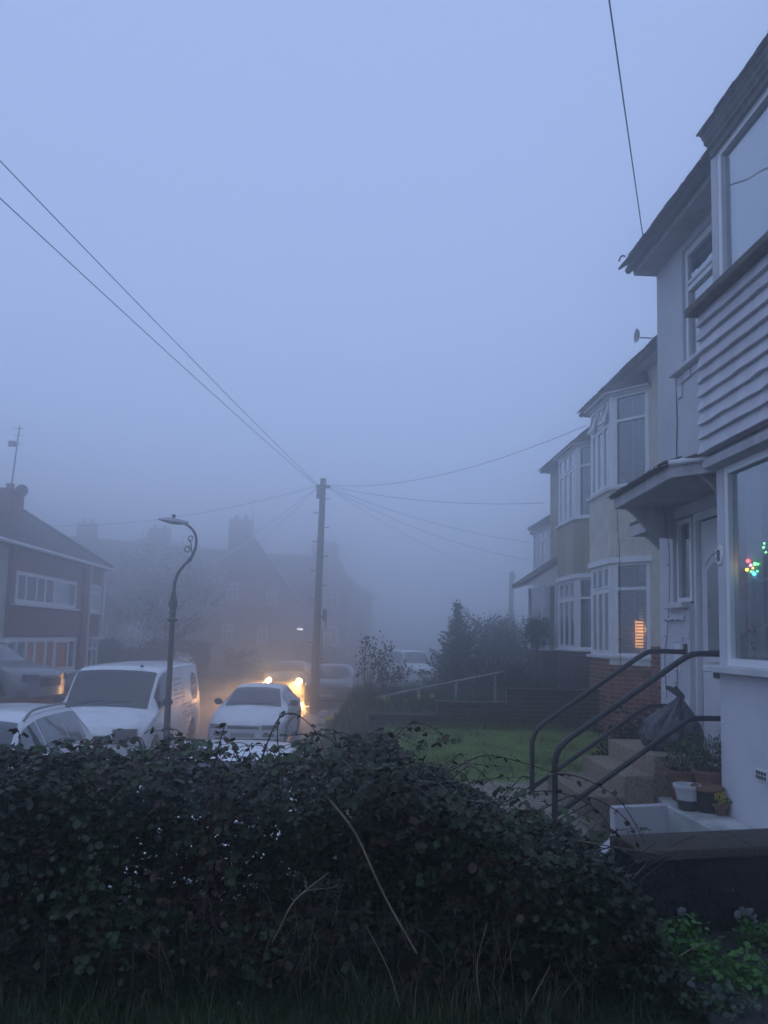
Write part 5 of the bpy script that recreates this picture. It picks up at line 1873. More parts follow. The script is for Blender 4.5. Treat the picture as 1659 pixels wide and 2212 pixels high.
# ornaments silhouetted on the inside sill
T = thing('window_ornament', (3.25, 5.85, 2.44), 'dim figurines and dried flowers standing inside the bay window', 'ornament')
b = MB()
b.lathe((3.25, 5.88, 2.44), [(.05, 0), (.055, .12), (.03, .2), (.035, .24), (.001, .24)], 12)
b.build('vase', M_BROWNP, T, smooth=40)
b = MB()
b.lathe((3.28, 5.72, 2.44), [(.04, 0), (.03, .1), (.045, .18), (.02, .24), (.03, .28), (.001, .32)], 12)
b.build('figurine', M_SOFFIT, T, smooth=40)
pos = np.array([(3.25, 5.88, 2.72)]) + RNG.normal(0, .06, (160, 3)) * np.array([.8, 1.2, .8])
f_, s_ = rand_rot(160)
v, fc = leaf_verts(pos, f_, s_, RNG.uniform(.02, .05, 160))
link('dried_flowers', np_mesh('dried_flowers', v - np.array((3.25, 5.85, 2.44)), fc, M_BROWNP), T)

# ---- stepped brick wall between the gardens
gw = thing('garden_wall', (2.4, 13.6, 1.0), 'dark stepped brick wall across the front lawn', 'wall')
b = MB()
for (x0, x1, z1) in ((0.42, 1.60, 1.215), (1.60, 2.83, 1.455), (2.83, 4.5, 1.70)):
    b = MB()
    b.box(x0 + .004, x1, 13.50, 13.66, .6, z1)
    b.build('core', M_MORTARD, gw)
    MB().box(x0 - .02, x1 - (.0 if x1 > 4 else .004), 13.455, 13.70, z1 + .001, z1 + .05).build('coping', M_BRICKD, gw, bevel=.01)
    bricks(gw, (x0, 13.495, 0), (1, 0, 0), (0, -1, 0), x1 - x0, .83, z1 - .003, M_BRICKD, proud=.001)
# low kerb wall by the pavement
kw = thing('garden_wall', (0.1, 16.5, 0.1), 'very low stone kerb wall edging the grass bank by the pavement', 'wall')
b = MB()
for k in range(12):
    b = MB()
    b.box(-.70 + k * .004, -.48, 15.4 + k * .62, 15.99 + k * .62, .05, .42 + random.gauss(0, .01))
    b.build('kerb_stone', M_CONC, kw, bevel=.02, jitter=.006)

# ---- rustic white rail with posts in the next garden
fe = thing('rail_fence', (1.9, 15.5, 1.25), 'peeling white sloping rail on four short posts', 'fence')
M_PEEL = mat('peeling_white', (0.45, 0.45, 0.43), .9, .3, 25, .3, 60, col2=(.12, .11, .1))
MB().tube([(.55, 15.55, 1.36), (1.4, 15.5, 1.56), (2.2, 15.5, 1.74), (3.16, 15.45, 1.95)], [.02, .022, .022, .02], 8).build('rail', M_PEEL, fe)
for (x, z) in ((.85, 1.42), (1.45, 1.56), (2.22, 1.73), (3.0, 1.91)):
    MB().tube([(x, 15.5, 1.15), (x + .01, 15.5, z)], .035, 8).build('post', M_PEEL, fe)

# ---- near garden wall with stone coping
nw = thing('garden_wall', (2.3, 4.45, 1.0), 'blackened rough wall with a thick stone coping beside the mossy path', 'wall')
M_FLINT = mat('black_rough_wall', (0.022, 0.022, 0.024), .95, .4, 9, 1.0, 25, dist=.04)
M_COPE = mat('stone_coping', (0.085, 0.07, 0.052), .95, .35, 10, .6, 60, col2=(.04, .036, .03))


def wall_pt(t, d, z):
    a, c_ = Vector((1.60, 4.20, 0)), Vector((3.03, 4.50, 0))
    u = (c_ - a)
    n = Vector((u.y, -u.x, 0)).normalized()
    return a + u * t + n * d + V(0, 0, z)


b = MB()
b.grid(lambda s, t: wall_pt(s, .02 * math.sin(9 * s + 5 * t) + random.gauss(0, .016), lerp(.85, 1.435, t)), 40, 14)
b.grid(lambda s, t: wall_pt(1 - s, -.24, lerp(.85, 1.435, t)), 4, 2)
b.grid(lambda s, t: wall_pt(0, -.24 * (1 - s), lerp(.85, 1.435, t)), 2, 8)
b.build('wall_face', M_FLINT, nw, smooth=70)
for (t0, t1) in ((-.01, .47), (.475, 1.0)):
    b = MB()
    pts = [wall_pt(t0, .05, 0), wall_pt(t1, .05, 0), wall_pt(t1, -.27, 0), wall_pt(t0, -.27, 0)]
    n_ = 10
    vv = []
    for i in range(n_ + 1):
        t = lerp(t0, t1, i / n_)
        w = random.gauss(0, .004)
        vv += [tuple(wall_pt(t, .05 + w, 1.437)), tuple(wall_pt(t, .052 + w, 1.492 + random.gauss(0, .002))), tuple(wall_pt(t, -.1, 1.512)), tuple(wall_pt(t, -.27, 1.50)), tuple(wall_pt(t, -.27, 1.437))]
    b.add(vv, [(i * 5 + j, i * 5 + (j + 1) % 5, i * 5 + 5 + (j + 1) % 5, i * 5 + 5 + j) for i in range(n_) for j in range(5)] + [(4, 3, 2, 1, 0), tuple(range(n_ * 5, n_ * 5 + 5))])
    b.build('coping_stone', M_COPE, nw, bevel=.008)
M_LIME = mat('limewash_patch', (0.22, 0.225, 0.23), .95, .25, 20, .4, 60)
for k in range(40):
    t, z = (random.uniform(.0, .95), random.uniform(.95, 1.38))
    if k < 9:
        t, z = random.gauss(.48, .05), random.gauss(1.12, .035)
    b = MB()
    r = random.uniform(.012, .028) if k < 9 else random.uniform(.008, .03)
    c0 = wall_pt(t, .015, z)
    b.lathe((0, 0, 0), [(.001, -r * .5), (r * .8, -r * .3), (r, -r * .05), (r * .7, r * .12), (.001, r * .15)], 7)
    u = (wall_pt(1, 0, 0) - wall_pt(0, 0, 0)).normalized()
    n = Vector((u.y, -u.x, 0))
    b.v = [tuple(c0 + u * (p[0] * random.uniform(.8, 1.4)) + V(0, 0, p[1]) + n * p[2]) for p in b.v]
    b.build('stone', M_LIME if (k < 9 or k % 6 == 0) else M_FLINT, nw, smooth=60, jitter=.002)
# ================================================================== PLANTS
M_BRAM = mat('bramble_leaf', (0.034, 0.064, 0.022), 0.5, 0.5, 3.0, col2=(0.018, 0.024, 0.012), spec=0.35)
M_BRAMR = mat('bramble_leaf_reddish', (0.062, 0.038, 0.024), 0.5, 0.45, 3.0, spec=0.35)
M_CANE = mat('bramble_cane', (0.035, 0.020, 0.018), 0.6, 0.4, 8)
M_DEAD = mat('dead_cane', (0.20, 0.155, 0.11), 0.8, 0.3, 10)
M_TWIG = mat('twig', (0.045, 0.035, 0.028), 0.85, 0.3, 8)
M_EVER = mat('conifer_green', (0.022, 0.042, 0.022), 0.8, 0.4, 3)
M_BUSH = mat('bush_green', (0.030, 0.045, 0.020), 0.8, 0.4, 2)
M_REDL = mat('reddish_leaf', (0.07, 0.028, 0.030), 0.7, 0.4, 4)
M_BLOS = mat('white_blossom', (0.80, 0.78, 0.74), 0.8, 0.15, 3)
M_WEED = mat('weed_leaf', (0.06, 0.17, 0.03), 0.6, 0.35, 6)
M_SAGE = mat('grey_green_leaf', (0.07, 0.10, 0.075), 0.7, 0.3, 6)

HZ = [(-4.6, 2.0), (-1.7, 2.0), (-1.2, 1.985), (-.78, 2.01), (-.4, 1.99), (-.1, 2.04), (.1, 2.07), (.25, 2.075), (.45, 2.0), (.71, 1.85), (1.0, 1.72), (1.3, 1.58), (1.42, 1.40), (1.5, 1.27), (1.62, 1.08)]


def hedge_top(x):
    return interp(HZ, x) - .07 + .032 * math.sin(5.3 * x + 1) + .028 * math.sin(11.7 * x) + .018 * math.sin(23 * x + 2)


def patch_n(x, z):
    return np.sin(3.1 * x + 3.4 * z) + np.sin(5.3 * x - 4 * z + 1) + np.sin(7.7 * z + 2 * x + .5)


br = thing('bramble_hedge', (-.5, 4.0, 1.0), 'dense dark bramble hedge tangled across the foreground', 'hedge')
BO = np.array(ORG[br.name])
# leaves: trifoliate clusters, thick over the crown and the near face, thinning to twigs below
pos, nor, siz = [], [], []
N = 33000
while len(pos) < N:
    x = random.uniform(-4.6, 1.57)
    zt = hedge_top(x)
    q = random.random()
    if q < .44:           # crown
        y = random.uniform(3.55, 4.85)
        z = zt - abs(random.gauss(0, .075)) - .12 * max(0, (3.72 - y) / .2) - .10 * max(0, (y - 4.5) / .35)
        up = .9
    elif q < .74:         # near face
        t = random.random() ** .75
        z = lerp(1.02, zt, t)
        y = 3.50 + .10 * math.sin(2.2 * x + 4 * t) - .06 * t + abs(random.gauss(0, .10))
        if random.random() > .40 + .6 * t:
            continue
        if patch_n(x, z) < -.9 and random.random() < .75:      # bare, twiggy hollows
            continue
        up = .5
    else:
        z = random.uniform(1.0, zt - .05)
        y = random.uniform(3.6, 4.8)
        up = .5
    if -1.15 < x < .2 and z > zt - .15 and random.random() > .33:      # thin crown: the car behind shows through
        continue
    pos.append((x, y, z))
    siz.append(random.uniform(.014, .030) if random.random() < .55 else random.uniform(.028, .047))
    nor.append(up)
for k in range(4200):
    x = random.uniform(-1.9, .5)
    pos.append((x, random.uniform(3.55, 4.4), random.uniform(1.25, hedge_top(x) - .17)))
    siz.append(random.uniform(.02, .042))
    nor.append(.6)
pos = np.array(pos)
siz = np.array(siz)
up = np.array(nor)


def leaflets(pos, siz, up):
    """three leaflets on each stalk, lying roughly flat where up is high"""
    n = len(pos)
    a0 = RNG.uniform(0, 2 * np.pi, n)
    tilt = RNG.normal(0, 1, (n, 2)) * (1.15 - up)[:, None] * .9
    nr = np.stack([tilt[:, 0], tilt[:, 1] - .35 * (1 - up), np.ones(n)], 1)
    nr /= np.linalg.norm(nr, axis=1)[:, None]
    V_, F_ = [], []
    k = 0
    for da, sc, of in ((0, 1.15, .35), (1.35, .95, 0), (-1.35, .95, 0)):
        a = a0 + da + RNG.normal(0, .2, n)
        f = np.stack([np.cos(a), np.sin(a), np.zeros(n)], 1)
        f -= nr * np.sum(f * nr, 1)[:, None]
        f[:, 2] -= .25
        f /= np.linalg.norm(f, axis=1)[:, None]
        h = nr + RNG.normal(0, .35, (n, 3))
        s = np.cross(f, h)
        s /= np.linalg.norm(s, axis=1)[:, None]
        c0 = np.stack([np.cos(a0), np.sin(a0), np.zeros(n)], 1)
        v, fc = leaf_verts(pos + c0 * (siz * of)[:, None], f, s, siz * sc)
        V_.append(v)
        F_.append(fc + k)
        k += len(v)
    return np.concatenate(V_), np.concatenate(F_)


red = RNG.random(len(pos)) < np.where(patch_n(pos[:, 0] * 1.7 + 3, pos[:, 2] * 1.5) > .7, .45, .07)
for nm, sel, m_ in (('foliage', ~red, M_BRAM), ('foliage', red, M_BRAMR)):
    v, fc = leaflets(pos[sel], siz[sel], up[sel])
    o = link(nm, np_mesh(nm, v - BO, fc, m_), br)
    o['kind'] = 'stuff'
# tangle of thin stems inside
b = MB()
for k in range(750):
    x = random.uniform(-4.5, 1.42)
    zt = hedge_top(x)
    y = random.uniform(3.5, 4.7)
    z0 = random.uniform(.98, 1.4)
    z1 = min(zt - .02, z0 + random.uniform(.2, .9))
    dx, dy = random.gauss(0, .22), random.gauss(0, .15)
    b.tube([(x, y, z0), (x + dx * .3, y + dy * .5, lerp(z0, z1, .5)), (x + dx, y + dy, z1)], random.uniform(.0015, .0038), 4, cap=False)
o = b.build('stems', M_CANE, br)
o['kind'] = 'stuff'
b = MB()
for k in range(130):
    x = random.uniform(-2.2, 1.4)
    y = random.uniform(3.38, 3.55)
    z0 = random.uniform(1.0, 1.3)
    dx, h_ = random.gauss(0, .16), random.uniform(.12, .42)
    b.tube(smooth_path([(x, y, z0), (x + dx * .15 + random.gauss(0, .03), y, z0 + h_ * .55), (x + dx * .6, y + random.gauss(0, .03), z0 + h_), (x + dx * 1.5, y, z0 + h_ * random.uniform(.6, 1.05))], 6), [random.uniform(.0012, .0024) * (1 - .1 * i) for i in range(7)], 4, cap=False)
o = b.build('dead_stems', mat('dry_stem', (.085, .066, .048), .85, .3, 8), br)
o['kind'] = 'stuff'
# arching canes above the crown, each its own part with single leaves along it
leaf_me = []
for k in range(6):
    v, fc = leaf_verts(np.zeros((1, 3)), np.array([[0, 1.0, 0]]), np.array([[1.0, 0, 0]]), np.array([1.0]))
    v = v + RNG.normal(0, .03, v.shape)
    leaf_me.append(np_mesh('leaf', v, fc, M_BRAM if k < 4 else M_BRAMR))


LEAF_N = [0]
EXTRA = []


def sprig(pts, r=.0035, leaves=9, m_=None, start=.3):
    ps = smooth_path(pts, 22)
    cane = MB().tube(ps, [r * (1 - .6 * i / 22) for i in range(23)], 5).build('cane', m_ or M_CANE, br)
    for k in range(leaves):
        i = int(lerp(start * 22, 22, k / max(1, leaves - 1)))
        p = ps[i]
        LEAF_N[0] += 1
        if LEAF_N[0] > 270:
            EXTRA.append(p)
            continue
        o = link('leaf', random.choice(leaf_me), br, (p[0] + random.gauss(0, .008), p[1] + random.gauss(0, .008), p[2] + random.gauss(0, .004)))
        s = random.uniform(.028, .048)
        o.scale = (s * random.uniform(.8, 1.1), s, s)
        o.rotation_euler = (random.gauss(-.3, .5), random.gauss(0, .5), random.uniform(0, 6.28))


sprig([(-.42, 4.0, 1.95), (-.37, 4.0, 2.10), (-.32, 4.0, 2.185), (-.24, 4.0, 2.19), (-.14, 4.0, 2.10), (-.08, 3.98, 1.96)], .0045, 12, start=.1)
sprig([(-.32, 4.02, 1.95), (-.34, 4.0, 2.08), (-.33, 4.0, 2.2)], .004, 7)
sprig([(-.62, 3.8, 1.95), (-.60, 3.8, 2.06), (-.57, 3.78, 2.17)], .004, 9)
sprig([(-.50, 3.8, 1.98), (-.53, 3.8, 2.05), (-.60, 3.8, 2.13)], .003, 6)
sprig([(-1.62, 3.9, 1.92), (-1.58, 3.9, 2.04), (-1.60, 3.9, 2.12)], .004, 8)
sprig([(-1.35, 3.9, 1.95), (-1.22, 3.9, 2.05), (-1.12, 3.9, 2.10)], .004, 8)
sprig([(-.95, 3.95, 1.97), (-.85, 3.95, 2.07), (-.76, 3.95, 2.05)], .004, 8)
sprig([(.2, 4.1, 2.0), (.34, 4.1, 2.14), (.46, 4.1, 2.13), (.55, 4.1, 2.05)], .004, 9)
sprig([(.55, 4.1, 1.9), (.75, 4.15, 1.98), (1.0, 4.2, 1.93), (1.25, 4.2, 1.85)], .004, 10)
sprig([(.9, 4.1, 1.78), (1.15, 4.1, 1.90), (1.42, 4.05, 1.80), (1.56, 4.0, 1.58)], .0045, 12)
sprig([(.95, 4.0, 1.70), (1.2, 3.95, 1.82), (1.42, 3.9, 1.72), (1.5, 3.88, 1.52)], .004, 12)
sprig([(.7, 3.9, 1.75), (1.0, 3.9, 1.85), (1.25, 3.85, 1.78), (1.36, 3.8, 1.60)], .004, 11)
sprig([(-2.3, 3.9, 1.9), (-2.1, 3.9, 2.05), (-1.9, 3.9, 2.06)], .004, 8)
for k in range(95):
    x = random.uniform(-2.0, 1.25)
    zt = hedge_top(x)
    y = random.uniform(3.6, 4.3)
    d = random.choice((-1, 1))
    sprig([(x, y, zt - .05), (x + d * random.uniform(.04, .15), y, zt + random.uniform(.02, .11)), (x + d * random.uniform(.15, .4), y - .05, zt + random.uniform(-.05, .10))], random.uniform(.0025, .004), random.randint(4, 9), random.choice((None, None, M_TWIG, M_DEAD)) if k > 40 else None)
if EXTRA:
    e_ = np.array(EXTRA) + RNG.normal(0, .008, (len(EXTRA), 3))
    v, fc = leaflets(e_, RNG.uniform(.022, .045, len(e_)), np.full(len(e_), .5))
    link('foliage', np_mesh('foliage', v - BO, fc, M_BRAM), br)['kind'] = 'stuff'
# pale dead canes leaning on the near face
for pts, r in (([(-.065, 3.45, 1.895), (.06, 3.42, 1.75), (.19, 3.40, 1.50), (.33, 3.36, 1.28)], .0065), ([(.98, 3.72, 1.60), (1.13, 3.70, 1.52), (1.32, 3.66, 1.38)], .007),
               ([(-.25, 3.42, 1.35), (-.19, 3.42, 1.47), (-.05, 3.44, 1.58)], .004), ([(-.28, 3.41, 1.30), (-.17, 3.42, 1.49), (-.02, 3.44, 1.52)], .003),
               ([(1.0, 3.55, 1.02), (1.09, 3.53, 1.16), (1.13, 3.50, 1.28)], .004), ([(.62, 3.45, 1.02), (.60, 3.44, 1.2), (.64, 3.43, 1.38)], .004), ([(.28, 3.42, 1.0), (.22, 3.42, 1.18), (.12, 3.43, 1.36)], .003),
               ([(.80, 3.42, 1.0), (.86, 3.40, 1.13), (.90, 3.38, 1.22)], .004), ([(1.62, 3.75, 1.12), (1.78, 3.80, 1.16), (1.9, 3.82, 1.06)], .0035), ([(1.12, 4.0, 1.60), (1.42, 3.96, 1.56), (1.62, 3.9, 1.55)], .004),
               ([(1.28, 3.8, 1.36), (1.42, 3.82, 1.45), (1.5, 3.84, 1.52)], .004)):
    MB().tube(smooth_path(pts, 12), [r * (1 - .4 * i / 12) for i in range(13)], 6).build('dead_cane', M_DEAD, br, smooth=60)

# rough grass at the photographer's feet
n = 11000
x = RNG.uniform(-2.3, 1.62, n)
y = RNG.uniform(2.75, 3.75, n)
sel = ~((x > 1.38) & (y < 3.4)) & ~(x > 1.55)
p = np.stack([x, y, np.full(n, .98)], 1)[sel]
h = RNG.uniform(.03, .13, len(p)) * (1 + .9 * (RNG.random(len(p)) < .10)) * (.7 + .6 * np.sin(p[:, 0] * 5.1 + 1) ** 2)
tag(blades('rough_grass', p, h, RNG.uniform(.0015, .0032, len(p)), 1.6, mat('dark_grass', (.03, .06, .016), .75, .4, 1.5, col2=(.016, .026, .011))), 'rough dark grass along the foot of the bramble hedge', 'grass', kind='stuff')
cl_ = np.concatenate([np.stack([RNG.normal(cx, .09, 90), RNG.normal(cy_, .04, 90), np.full(90, .98)], 1)[:55] for cx, cy_ in ((-.85, 3.42), (.15, 3.45), (.95, 3.45), (.75, 3.35), (-1.4, 3.5), (.5, 3.4))])
tag(blades('dry_grass', cl_, RNG.uniform(.06, .26, len(cl_)), RNG.uniform(.001, .0025, len(cl_)), .9, M_DRYGRASS), 'wisps of dry straw-coloured grass in the rough grass', 'grass', kind='stuff')


def leafcloud(parent, name, fn, n, s0, s1, m_, tilt=1.0, stuff=False):
    pos = np.array([fn() for _ in range(n)])
    f_, s_ = rand_rot(n, tilt)
    v, fc = leaf_verts(pos, f_, s_, RNG.uniform(s0, s1, n))
    o = link(name, np_mesh(name, v - np.array(ORG[parent.name]), fc, m_), parent)
    o['kind'] = 'stuff'
    return o


def in_ball(c, r, lumps=None):
    def fn():
        d = Vector((random.gauss(0, 1), random.gauss(0, 1), random.gauss(0, 1))).normalized()
        k = random.random() ** .4
        if lumps:
            k *= 1 + .22 * math.sin(3 * d.x * lumps + 2) * math.sin(4 * d.z + lumps) + .12 * math.sin(7 * d.y * lumps)
        return (c[0] + d.x * r[0] * k, c[1] + d.y * r[1] * k, c[2] + d.z * r[2] * k)
    return fn


# weeds on the path slab
for (x, y, rx, rz_, n, m_, lab) in ((2.28, 4.12, .20, .10, 260, M_WEED, 'bright green weed clump at the foot of the blackened wall'),
                                    (1.72, 3.98, .20, .15, 380, M_WEED, 'bright green weed clump spilling onto the path beside the brambles'),
                                    (1.86, 3.66, .22, .12, 420, M_WEED, 'bright green weed clump in the middle of the mossy path'),
                                    (1.68, 3.42, .15, .07, 160, M_SAGE, 'grey-green leafy weed on the mossy path')):
    T = thing('weed_clump', (x, y, 1.03), lab, 'weed', 'weeds on the path')
    leafcloud(T, 'foliage', in_ball((x, y, 1.06), (rx, rx * .8, rz_), 2), n, .022, .042, m_, .5)
    b = MB()
    for k in range(16):
        a = random.uniform(0, 6.28)
        b.tube([(x, y, 1.03), (x + .5 * rx * math.cos(a), y + .5 * rx * math.sin(a), 1.03 + rz_ * .6), (x + rx * math.cos(a), y + rx * .8 * math.sin(a), 1.03 + rz_ * .5)], .002, 4)
    b.build('stem', M_WEED, T)
    if m_ is M_WEED:
        for k in range(24):
            a, q = random.uniform(0, 6.28), random.uniform(.2, 1.05)
            o = link('leaf', leaf_me[k % 4], T, (x + rx * q * math.cos(a), y + rx * .8 * q * math.sin(a), 1.05 + rz_ * random.uniform(.4, .95)))
            o.data = bpy.data.meshes.get('weed_leaf') or np_mesh('weed_leaf', *(lambda r: (r[0], r[1]))(leaf_verts(np.zeros((1, 3)), np.array([[0, 1.0, 0]]), np.array([[1.0, 0, 0]]), np.array([1.0]))), M_WEED)
            o.scale = (.05, .045, .045)
            o.rotation_euler = (random.gauss(0, .4), random.gauss(0, .4), a)


def tree_limbs(T, x, y, z0, h, n, r, spread, m_, name='trunk'):
    b = MB()
    b.tube([(x, y, z0), (x + random.gauss(0, .03) * h, y, z0 + h * .45), (x + random.gauss(0, .05) * h, y, z0 + h * .9)], [r, r * .75, r * .3], 8)
    for k in range(n):
        a = k * 2.4 + random.uniform(0, .6)
        t = random.uniform(.25, .8)
        L = spread * random.uniform(.6, 1.0)
        p = (x, y, z0 + h * t)
        q = (x + L * .5 * math.cos(a), y + L * .5 * math.sin(a), z0 + h * t + L * .35)
        e = (x + L * math.cos(a), y + L * math.sin(a), z0 + h * t + L * .7)
        b.tube([p, q, e], [r * .4, r * .25, r * .08], 5)
        for j in range(5):
            a2 = a + random.gauss(0, .7)
            b.tube([q, (q[0] + L * .35 * math.cos(a2), q[1] + L * .35 * math.sin(a2), q[2] + L * random.uniform(.1, .5)), (q[0] + L * .6 * math.cos(a2), q[1] + L * .6 * math.sin(a2), q[2] + L * random.uniform(.3, .7))], [r * .15, r * .1, r * .04], 4)
    return b.build(name, m_, T)


# conifer by the sloping rail
cx, cy_ = 2.85, 20.0
T = thing('conifer_tree', (cx, cy_, 1.2), 'dark shaggy young conifer beyond the sloping white rail', 'tree')
MB().tube([(cx, cy_, 1.1), (cx + .02, cy_, 3.45)], [.06, .012], 8).build('trunk', M_TWIG, T)
cb = MB()
pts_ = []
for k in range(170):
    t = (k / 170) ** 1.1
    z = lerp(1.2, 3.52, t)
    L = lerp(1.05, .05, t ** .8) * random.uniform(.5, 1.2)
    a = k * 2.399 + random.gauss(0, .3)
    e = (cx + L * math.cos(a), cy_ + L * math.sin(a), z + L * random.uniform(.05, .45))
    cb.tube([(cx, cy_, z), (cx + L * .5 * math.cos(a), cy_ + L * .5 * math.sin(a), z + L * .05), e], [.012, .008, .003], 4)
    for j in range(int(75 * L) + 1):
        q = random.uniform(.2, 1.05)
        pts_.append((lerp(cx, e[0], q) + random.gauss(0, .035), lerp(cy_, e[1], q) + random.gauss(0, .035), lerp(z, e[2], q * q) + random.gauss(0, .03)))
cb.build('branches', M_TWIG, T)
it = iter(pts_)
leafcloud(T, 'crown', lambda: next(it), len(pts_), .035, .085, M_EVER, .9)

# bushes behind the rail and along the bend
for (x, y, z, rx, rz_, n, m_, lab) in ((4.35, 24.5, 2.0, 1.25, 1.35, 6200, M_BUSH, 'tall loose bush directly behind the conifer'),
                                       (6.0, 27.0, 2.1, 1.5, 1.3, 6500, M_BUSH, 'broad foggy bush filling the gap beside the glazed porch'),
                                       (3.9, 18.4, 1.5, .8, .55, 2600, M_BUSH, 'low bush below the glazed porch of the beige house')):
    T = thing('garden_bush', (x, y, 1.0), lab, 'bush', 'bushes in the gardens')
    tree_limbs(T, x, y, .9, rz_ * 1.9, 14, .05, rx * .9, M_TWIG, 'twigs')
    leafcloud(T, 'crown', in_ball((x, y, z), (rx, rx, rz_), 2.3), n, .04, .09, m_)
    b = MB()
    for k in range(60):
        a, q = random.uniform(0, 6.28), math.sqrt(random.random())
        xx, yy = x + rx * q * math.cos(a), y + rx * q * math.sin(a)
        zz = z + rz_ * math.sqrt(max(0, 1 - q * q)) * .8
        b.tube([(xx, yy, zz - .3), (xx + random.gauss(0, .05), yy, zz + random.uniform(.1, .45))], [.008, .003], 4)
    b.build('shoots', M_TWIG, T)['kind'] = 'stuff'
T = thing('clipped_shrub', (4.72, 19.0, 1.2), 'round clipped dark shrub on a stem beside the porch posts', 'bush')
MB().tube([(4.72, 19.0, 1.1), (4.72, 19, 2.8)], .03, 6).build('stem', M_TWIG, T)
leafcloud(T, 'crown', in_ball((4.72, 19.0, 2.83), (.36, .36, .38), 1.2), 1800, .03, .06, M_EVER)

# red-leaved shrub on the bank
for (x, y, h_, n, lab) in ((.50, 16.4, 1.45, 330, 'tall sparse shrub with reddish leaves on the grass bank'), (.92, 16.6, 1.0, 260, 'shorter sparse shrub with reddish leaves on the grass bank')):
    T = thing('red_shrub', (x, y, 1.2), lab, 'shrub', 'sparse red shrubs on the bank')
    b = MB()
    tips = []
    for k in range(13):
        a = random.uniform(0, 6.28)
        L = random.uniform(.15, .42)
        hh = h_ * random.uniform(.55, 1.0)
        e = (x + L * math.cos(a) + .18 * hh / h_, y + L * math.sin(a), 1.2 + hh)
        m2 = (x + L * .4 * math.cos(a), y + L * .4 * math.sin(a), 1.2 + hh * .5)
        b.tube(smooth_path([(x, y, 1.1), m2, e], 8), [.011 - .001 * i for i in range(9)], 5)
        for j in range(26):
            q = random.uniform(.25, 1)
            tips.append((lerp(m2[0], e[0], q) + random.gauss(0, .05), lerp(m2[1], e[1], q) + random.gauss(0, .05), lerp(m2[2], e[2], q) + random.gauss(0, .05)))
    b.build('twigs', M_TWIG, T)
    it = iter(tips)
    leafcloud(T, 'crown', lambda: next(it), len(tips), .035, .075, M_REDL)

# rough grass, daffodils on the bank
n = 9000
x = RNG.uniform(-.55, 4.4, n)
y = RNG.uniform(13.8, 19.5, n)
p = np.array([(a, c, ground_h(a, c)) for a, c in zip(x, y)])
tag(blades('bank_grass', p, RNG.uniform(.08, .34, n), RNG.uniform(.003, .007, n), 1.0, mat('bank_grass', (.035, .058, .018), .8, .4, 1.2)), 'long tufty grass on the bank behind the stepped wall', 'grass', kind='stuff')
M_DAF = mat('daffodil', (.72, .66, .30), .6, .1, 4)
for k, (u, y, z) in enumerate(((.74, 15.0, 1.42), (.80, 15.1, 1.38), (1.44, 15.2, 1.45), (1.70, 15.2, 1.46), (-.25, 14.9, 1.05), (-.32, 15.0, 1.02), (1.2, 15.3, 1.34))):
    T = thing('daffodil', (u, y, ground_h(u, y)), ('pale daffodil beneath the low end of the white rail', 'pale daffodil beneath the low end of the white rail', 'pale daffodil beside the second post of the white rail', 'pale daffodil between the second and third posts of the white rail', 'pale daffodil above the low kerb wall', 'pale daffodil above the low kerb wall', 'pale daffodil between the first and second posts of the white rail')[k], 'flower', 'daffodils on the bank')
    MB().tube([(u, y, ground_h(u, y)), (u, y, z - .03), (u, y - .03, z)], .006, 5).build('stem', M_GRASS, T)
    b = MB()
    for j in range(6):
        a = j * 1.047
        c0 = Vector((u, y - .035, z))
        R1 = .058
        b.add([tuple(c0), tuple(c0 + V(R1 * .6 * math.cos(a - .4), .0, R1 * .6 * math.sin(a - .4))), tuple(c0 + V(R1 * math.cos(a), .01, R1 * math.sin(a))), tuple(c0 + V(R1 * .6 * math.cos(a + .4), .0, R1 * .6 * math.sin(a + .4)))], [(0, 1, 2, 3)])
    b.build('petals', M_DAF, T)
    b = MB()
    b.lathe((u, y - .065, z), [(.03, -.0), (.022, .012), (.016, .03)], 10, 'y')
    b.build('trumpet', M_YEL, T)

# plants against the cream house and below the landing
for (x, y, z, r, n, m_, lab) in ((3.25, 9.0, 1.28, .34, 1500, M_BUSH, 'dark low shrub on the lawn side of the door steps'), (3.85, 9.75, 1.35, .42, 1800, M_EVER, 'dark evergreen shrub against the brick plinth of the cream house'),
                                 (2.98, 8.35, 1.30, .14, 160, M_SAGE, 'small pale-leaved plant beside the landing')):
    T = thing('garden_shrub', (x, y, 1.05), lab, 'shrub')
    tree_limbs(T, x, y, 1.0, r * 1.4, 8, .015, r * .8, M_TWIG, 'twigs')
    leafcloud(T, 'crown', in_ball((x, y, z), (r, r, r * 1.05), 2), n, .025, .055, m_)

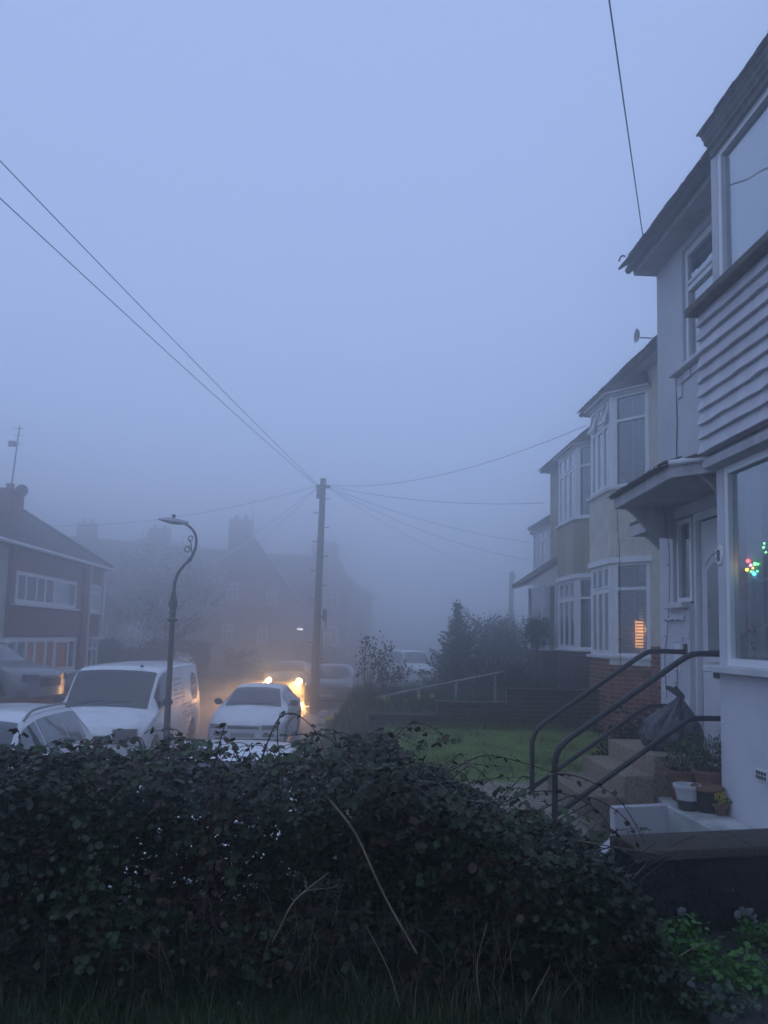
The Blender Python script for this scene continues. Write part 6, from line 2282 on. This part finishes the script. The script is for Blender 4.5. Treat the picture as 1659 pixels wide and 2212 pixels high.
# blossom tree, hedge and shrubs across the road
tx, ty = -9.3, 40.0
T = thing('blossom_tree', (tx, ty, 0.5), 'pale blossom-covered tree in front of the gabled terrace', 'tree')
tree_limbs(T, tx, ty, .4, 4.2, 22, .16, 3.0, M_TWIG, 'trunk')
tips = []
for k in range(210):
    d = Vector((random.gauss(0, 1), random.gauss(0, 1), random.gauss(0, .8))).normalized()
    q = random.random() ** .35
    c0 = (tx + d.x * 2.7 * q, ty + d.y * 2.4 * q, 4.6 + d.z * 2.75 * q)
    for j in range(80):
        tips.append((c0[0] + random.gauss(0, .26), c0[1] + random.gauss(0, .26), c0[2] + random.gauss(0, .26)))
it = iter(tips)
leafcloud(T, 'crown', lambda: next(it), len(tips), .09, .18, M_BLOS)
hd_ = thing('garden_hedge', (-9.2, 35.2, 0.4), 'dark clipped hedge across the road behind the van', 'hedge')
MB().box(-12.2, -6.4, 35.0, 35.8, .3, 1.85).build('branches', M_TWIG, hd_, jitter=.03)
leafcloud(hd_, 'crown', lambda: (random.uniform(-12.4, -6.2), random.uniform(34.7, 36.0), .4 + 1.75 * random.random() ** .7 + .08 * math.sin(random.random() * 6)), 9000, .06, .12, M_EVER)
for (x, y, z, r, n, m_, lab) in ((-9.35, 34.2, 2.35, .75, 900, M_BLOS, 'pale pink-white shrub above the dark hedge'), (-6.9, 33.0, 1.35, .42, 420, M_BLOS, 'small white-flowering shrub just past the van roof'),
                                 (-5.0, 37.5, 1.0, 1.0, 1800, M_BUSH, 'dark low bush on the corner behind the oncoming car'), (-1.6, 41.5, 1.0, 1.5, 2600, M_BUSH, 'wide dark bush below the brick terrace')):
    T = thing('garden_shrub', (x, y, .3), lab, 'shrub')
    tree_limbs(T, x, y, .2, z * .8, 8, .03, r * .8, M_TWIG, 'twigs')
    leafcloud(T, 'crown', in_ball((x, y, z), (r, r, r * .85), 2), n, .05, .10, m_)
# ================================================================== HAZE
hz = MB().box(-75, 75, -30, 130, -1.5, 15.2).build('haze', None)
tag(hz, 'pale blue evening fog filling the street', 'fog', kind='stuff')
hm = bpy.data.materials.new('fog')
hm.use_nodes = True
hm.node_tree.nodes.clear()
hv = hm.node_tree.nodes.new('ShaderNodeVolumePrincipled')
hv.inputs['Color'].default_value = (0.985, 0.99, 0.995, 1)
hv.inputs['Density'].default_value = 0.034
hv.inputs['Anisotropy'].default_value = 0.885
ho = hm.node_tree.nodes.new('ShaderNodeOutputMaterial')
hm.node_tree.links.new(hv.outputs[0], ho.inputs['Volume'])
hz.data.materials.append(hm)
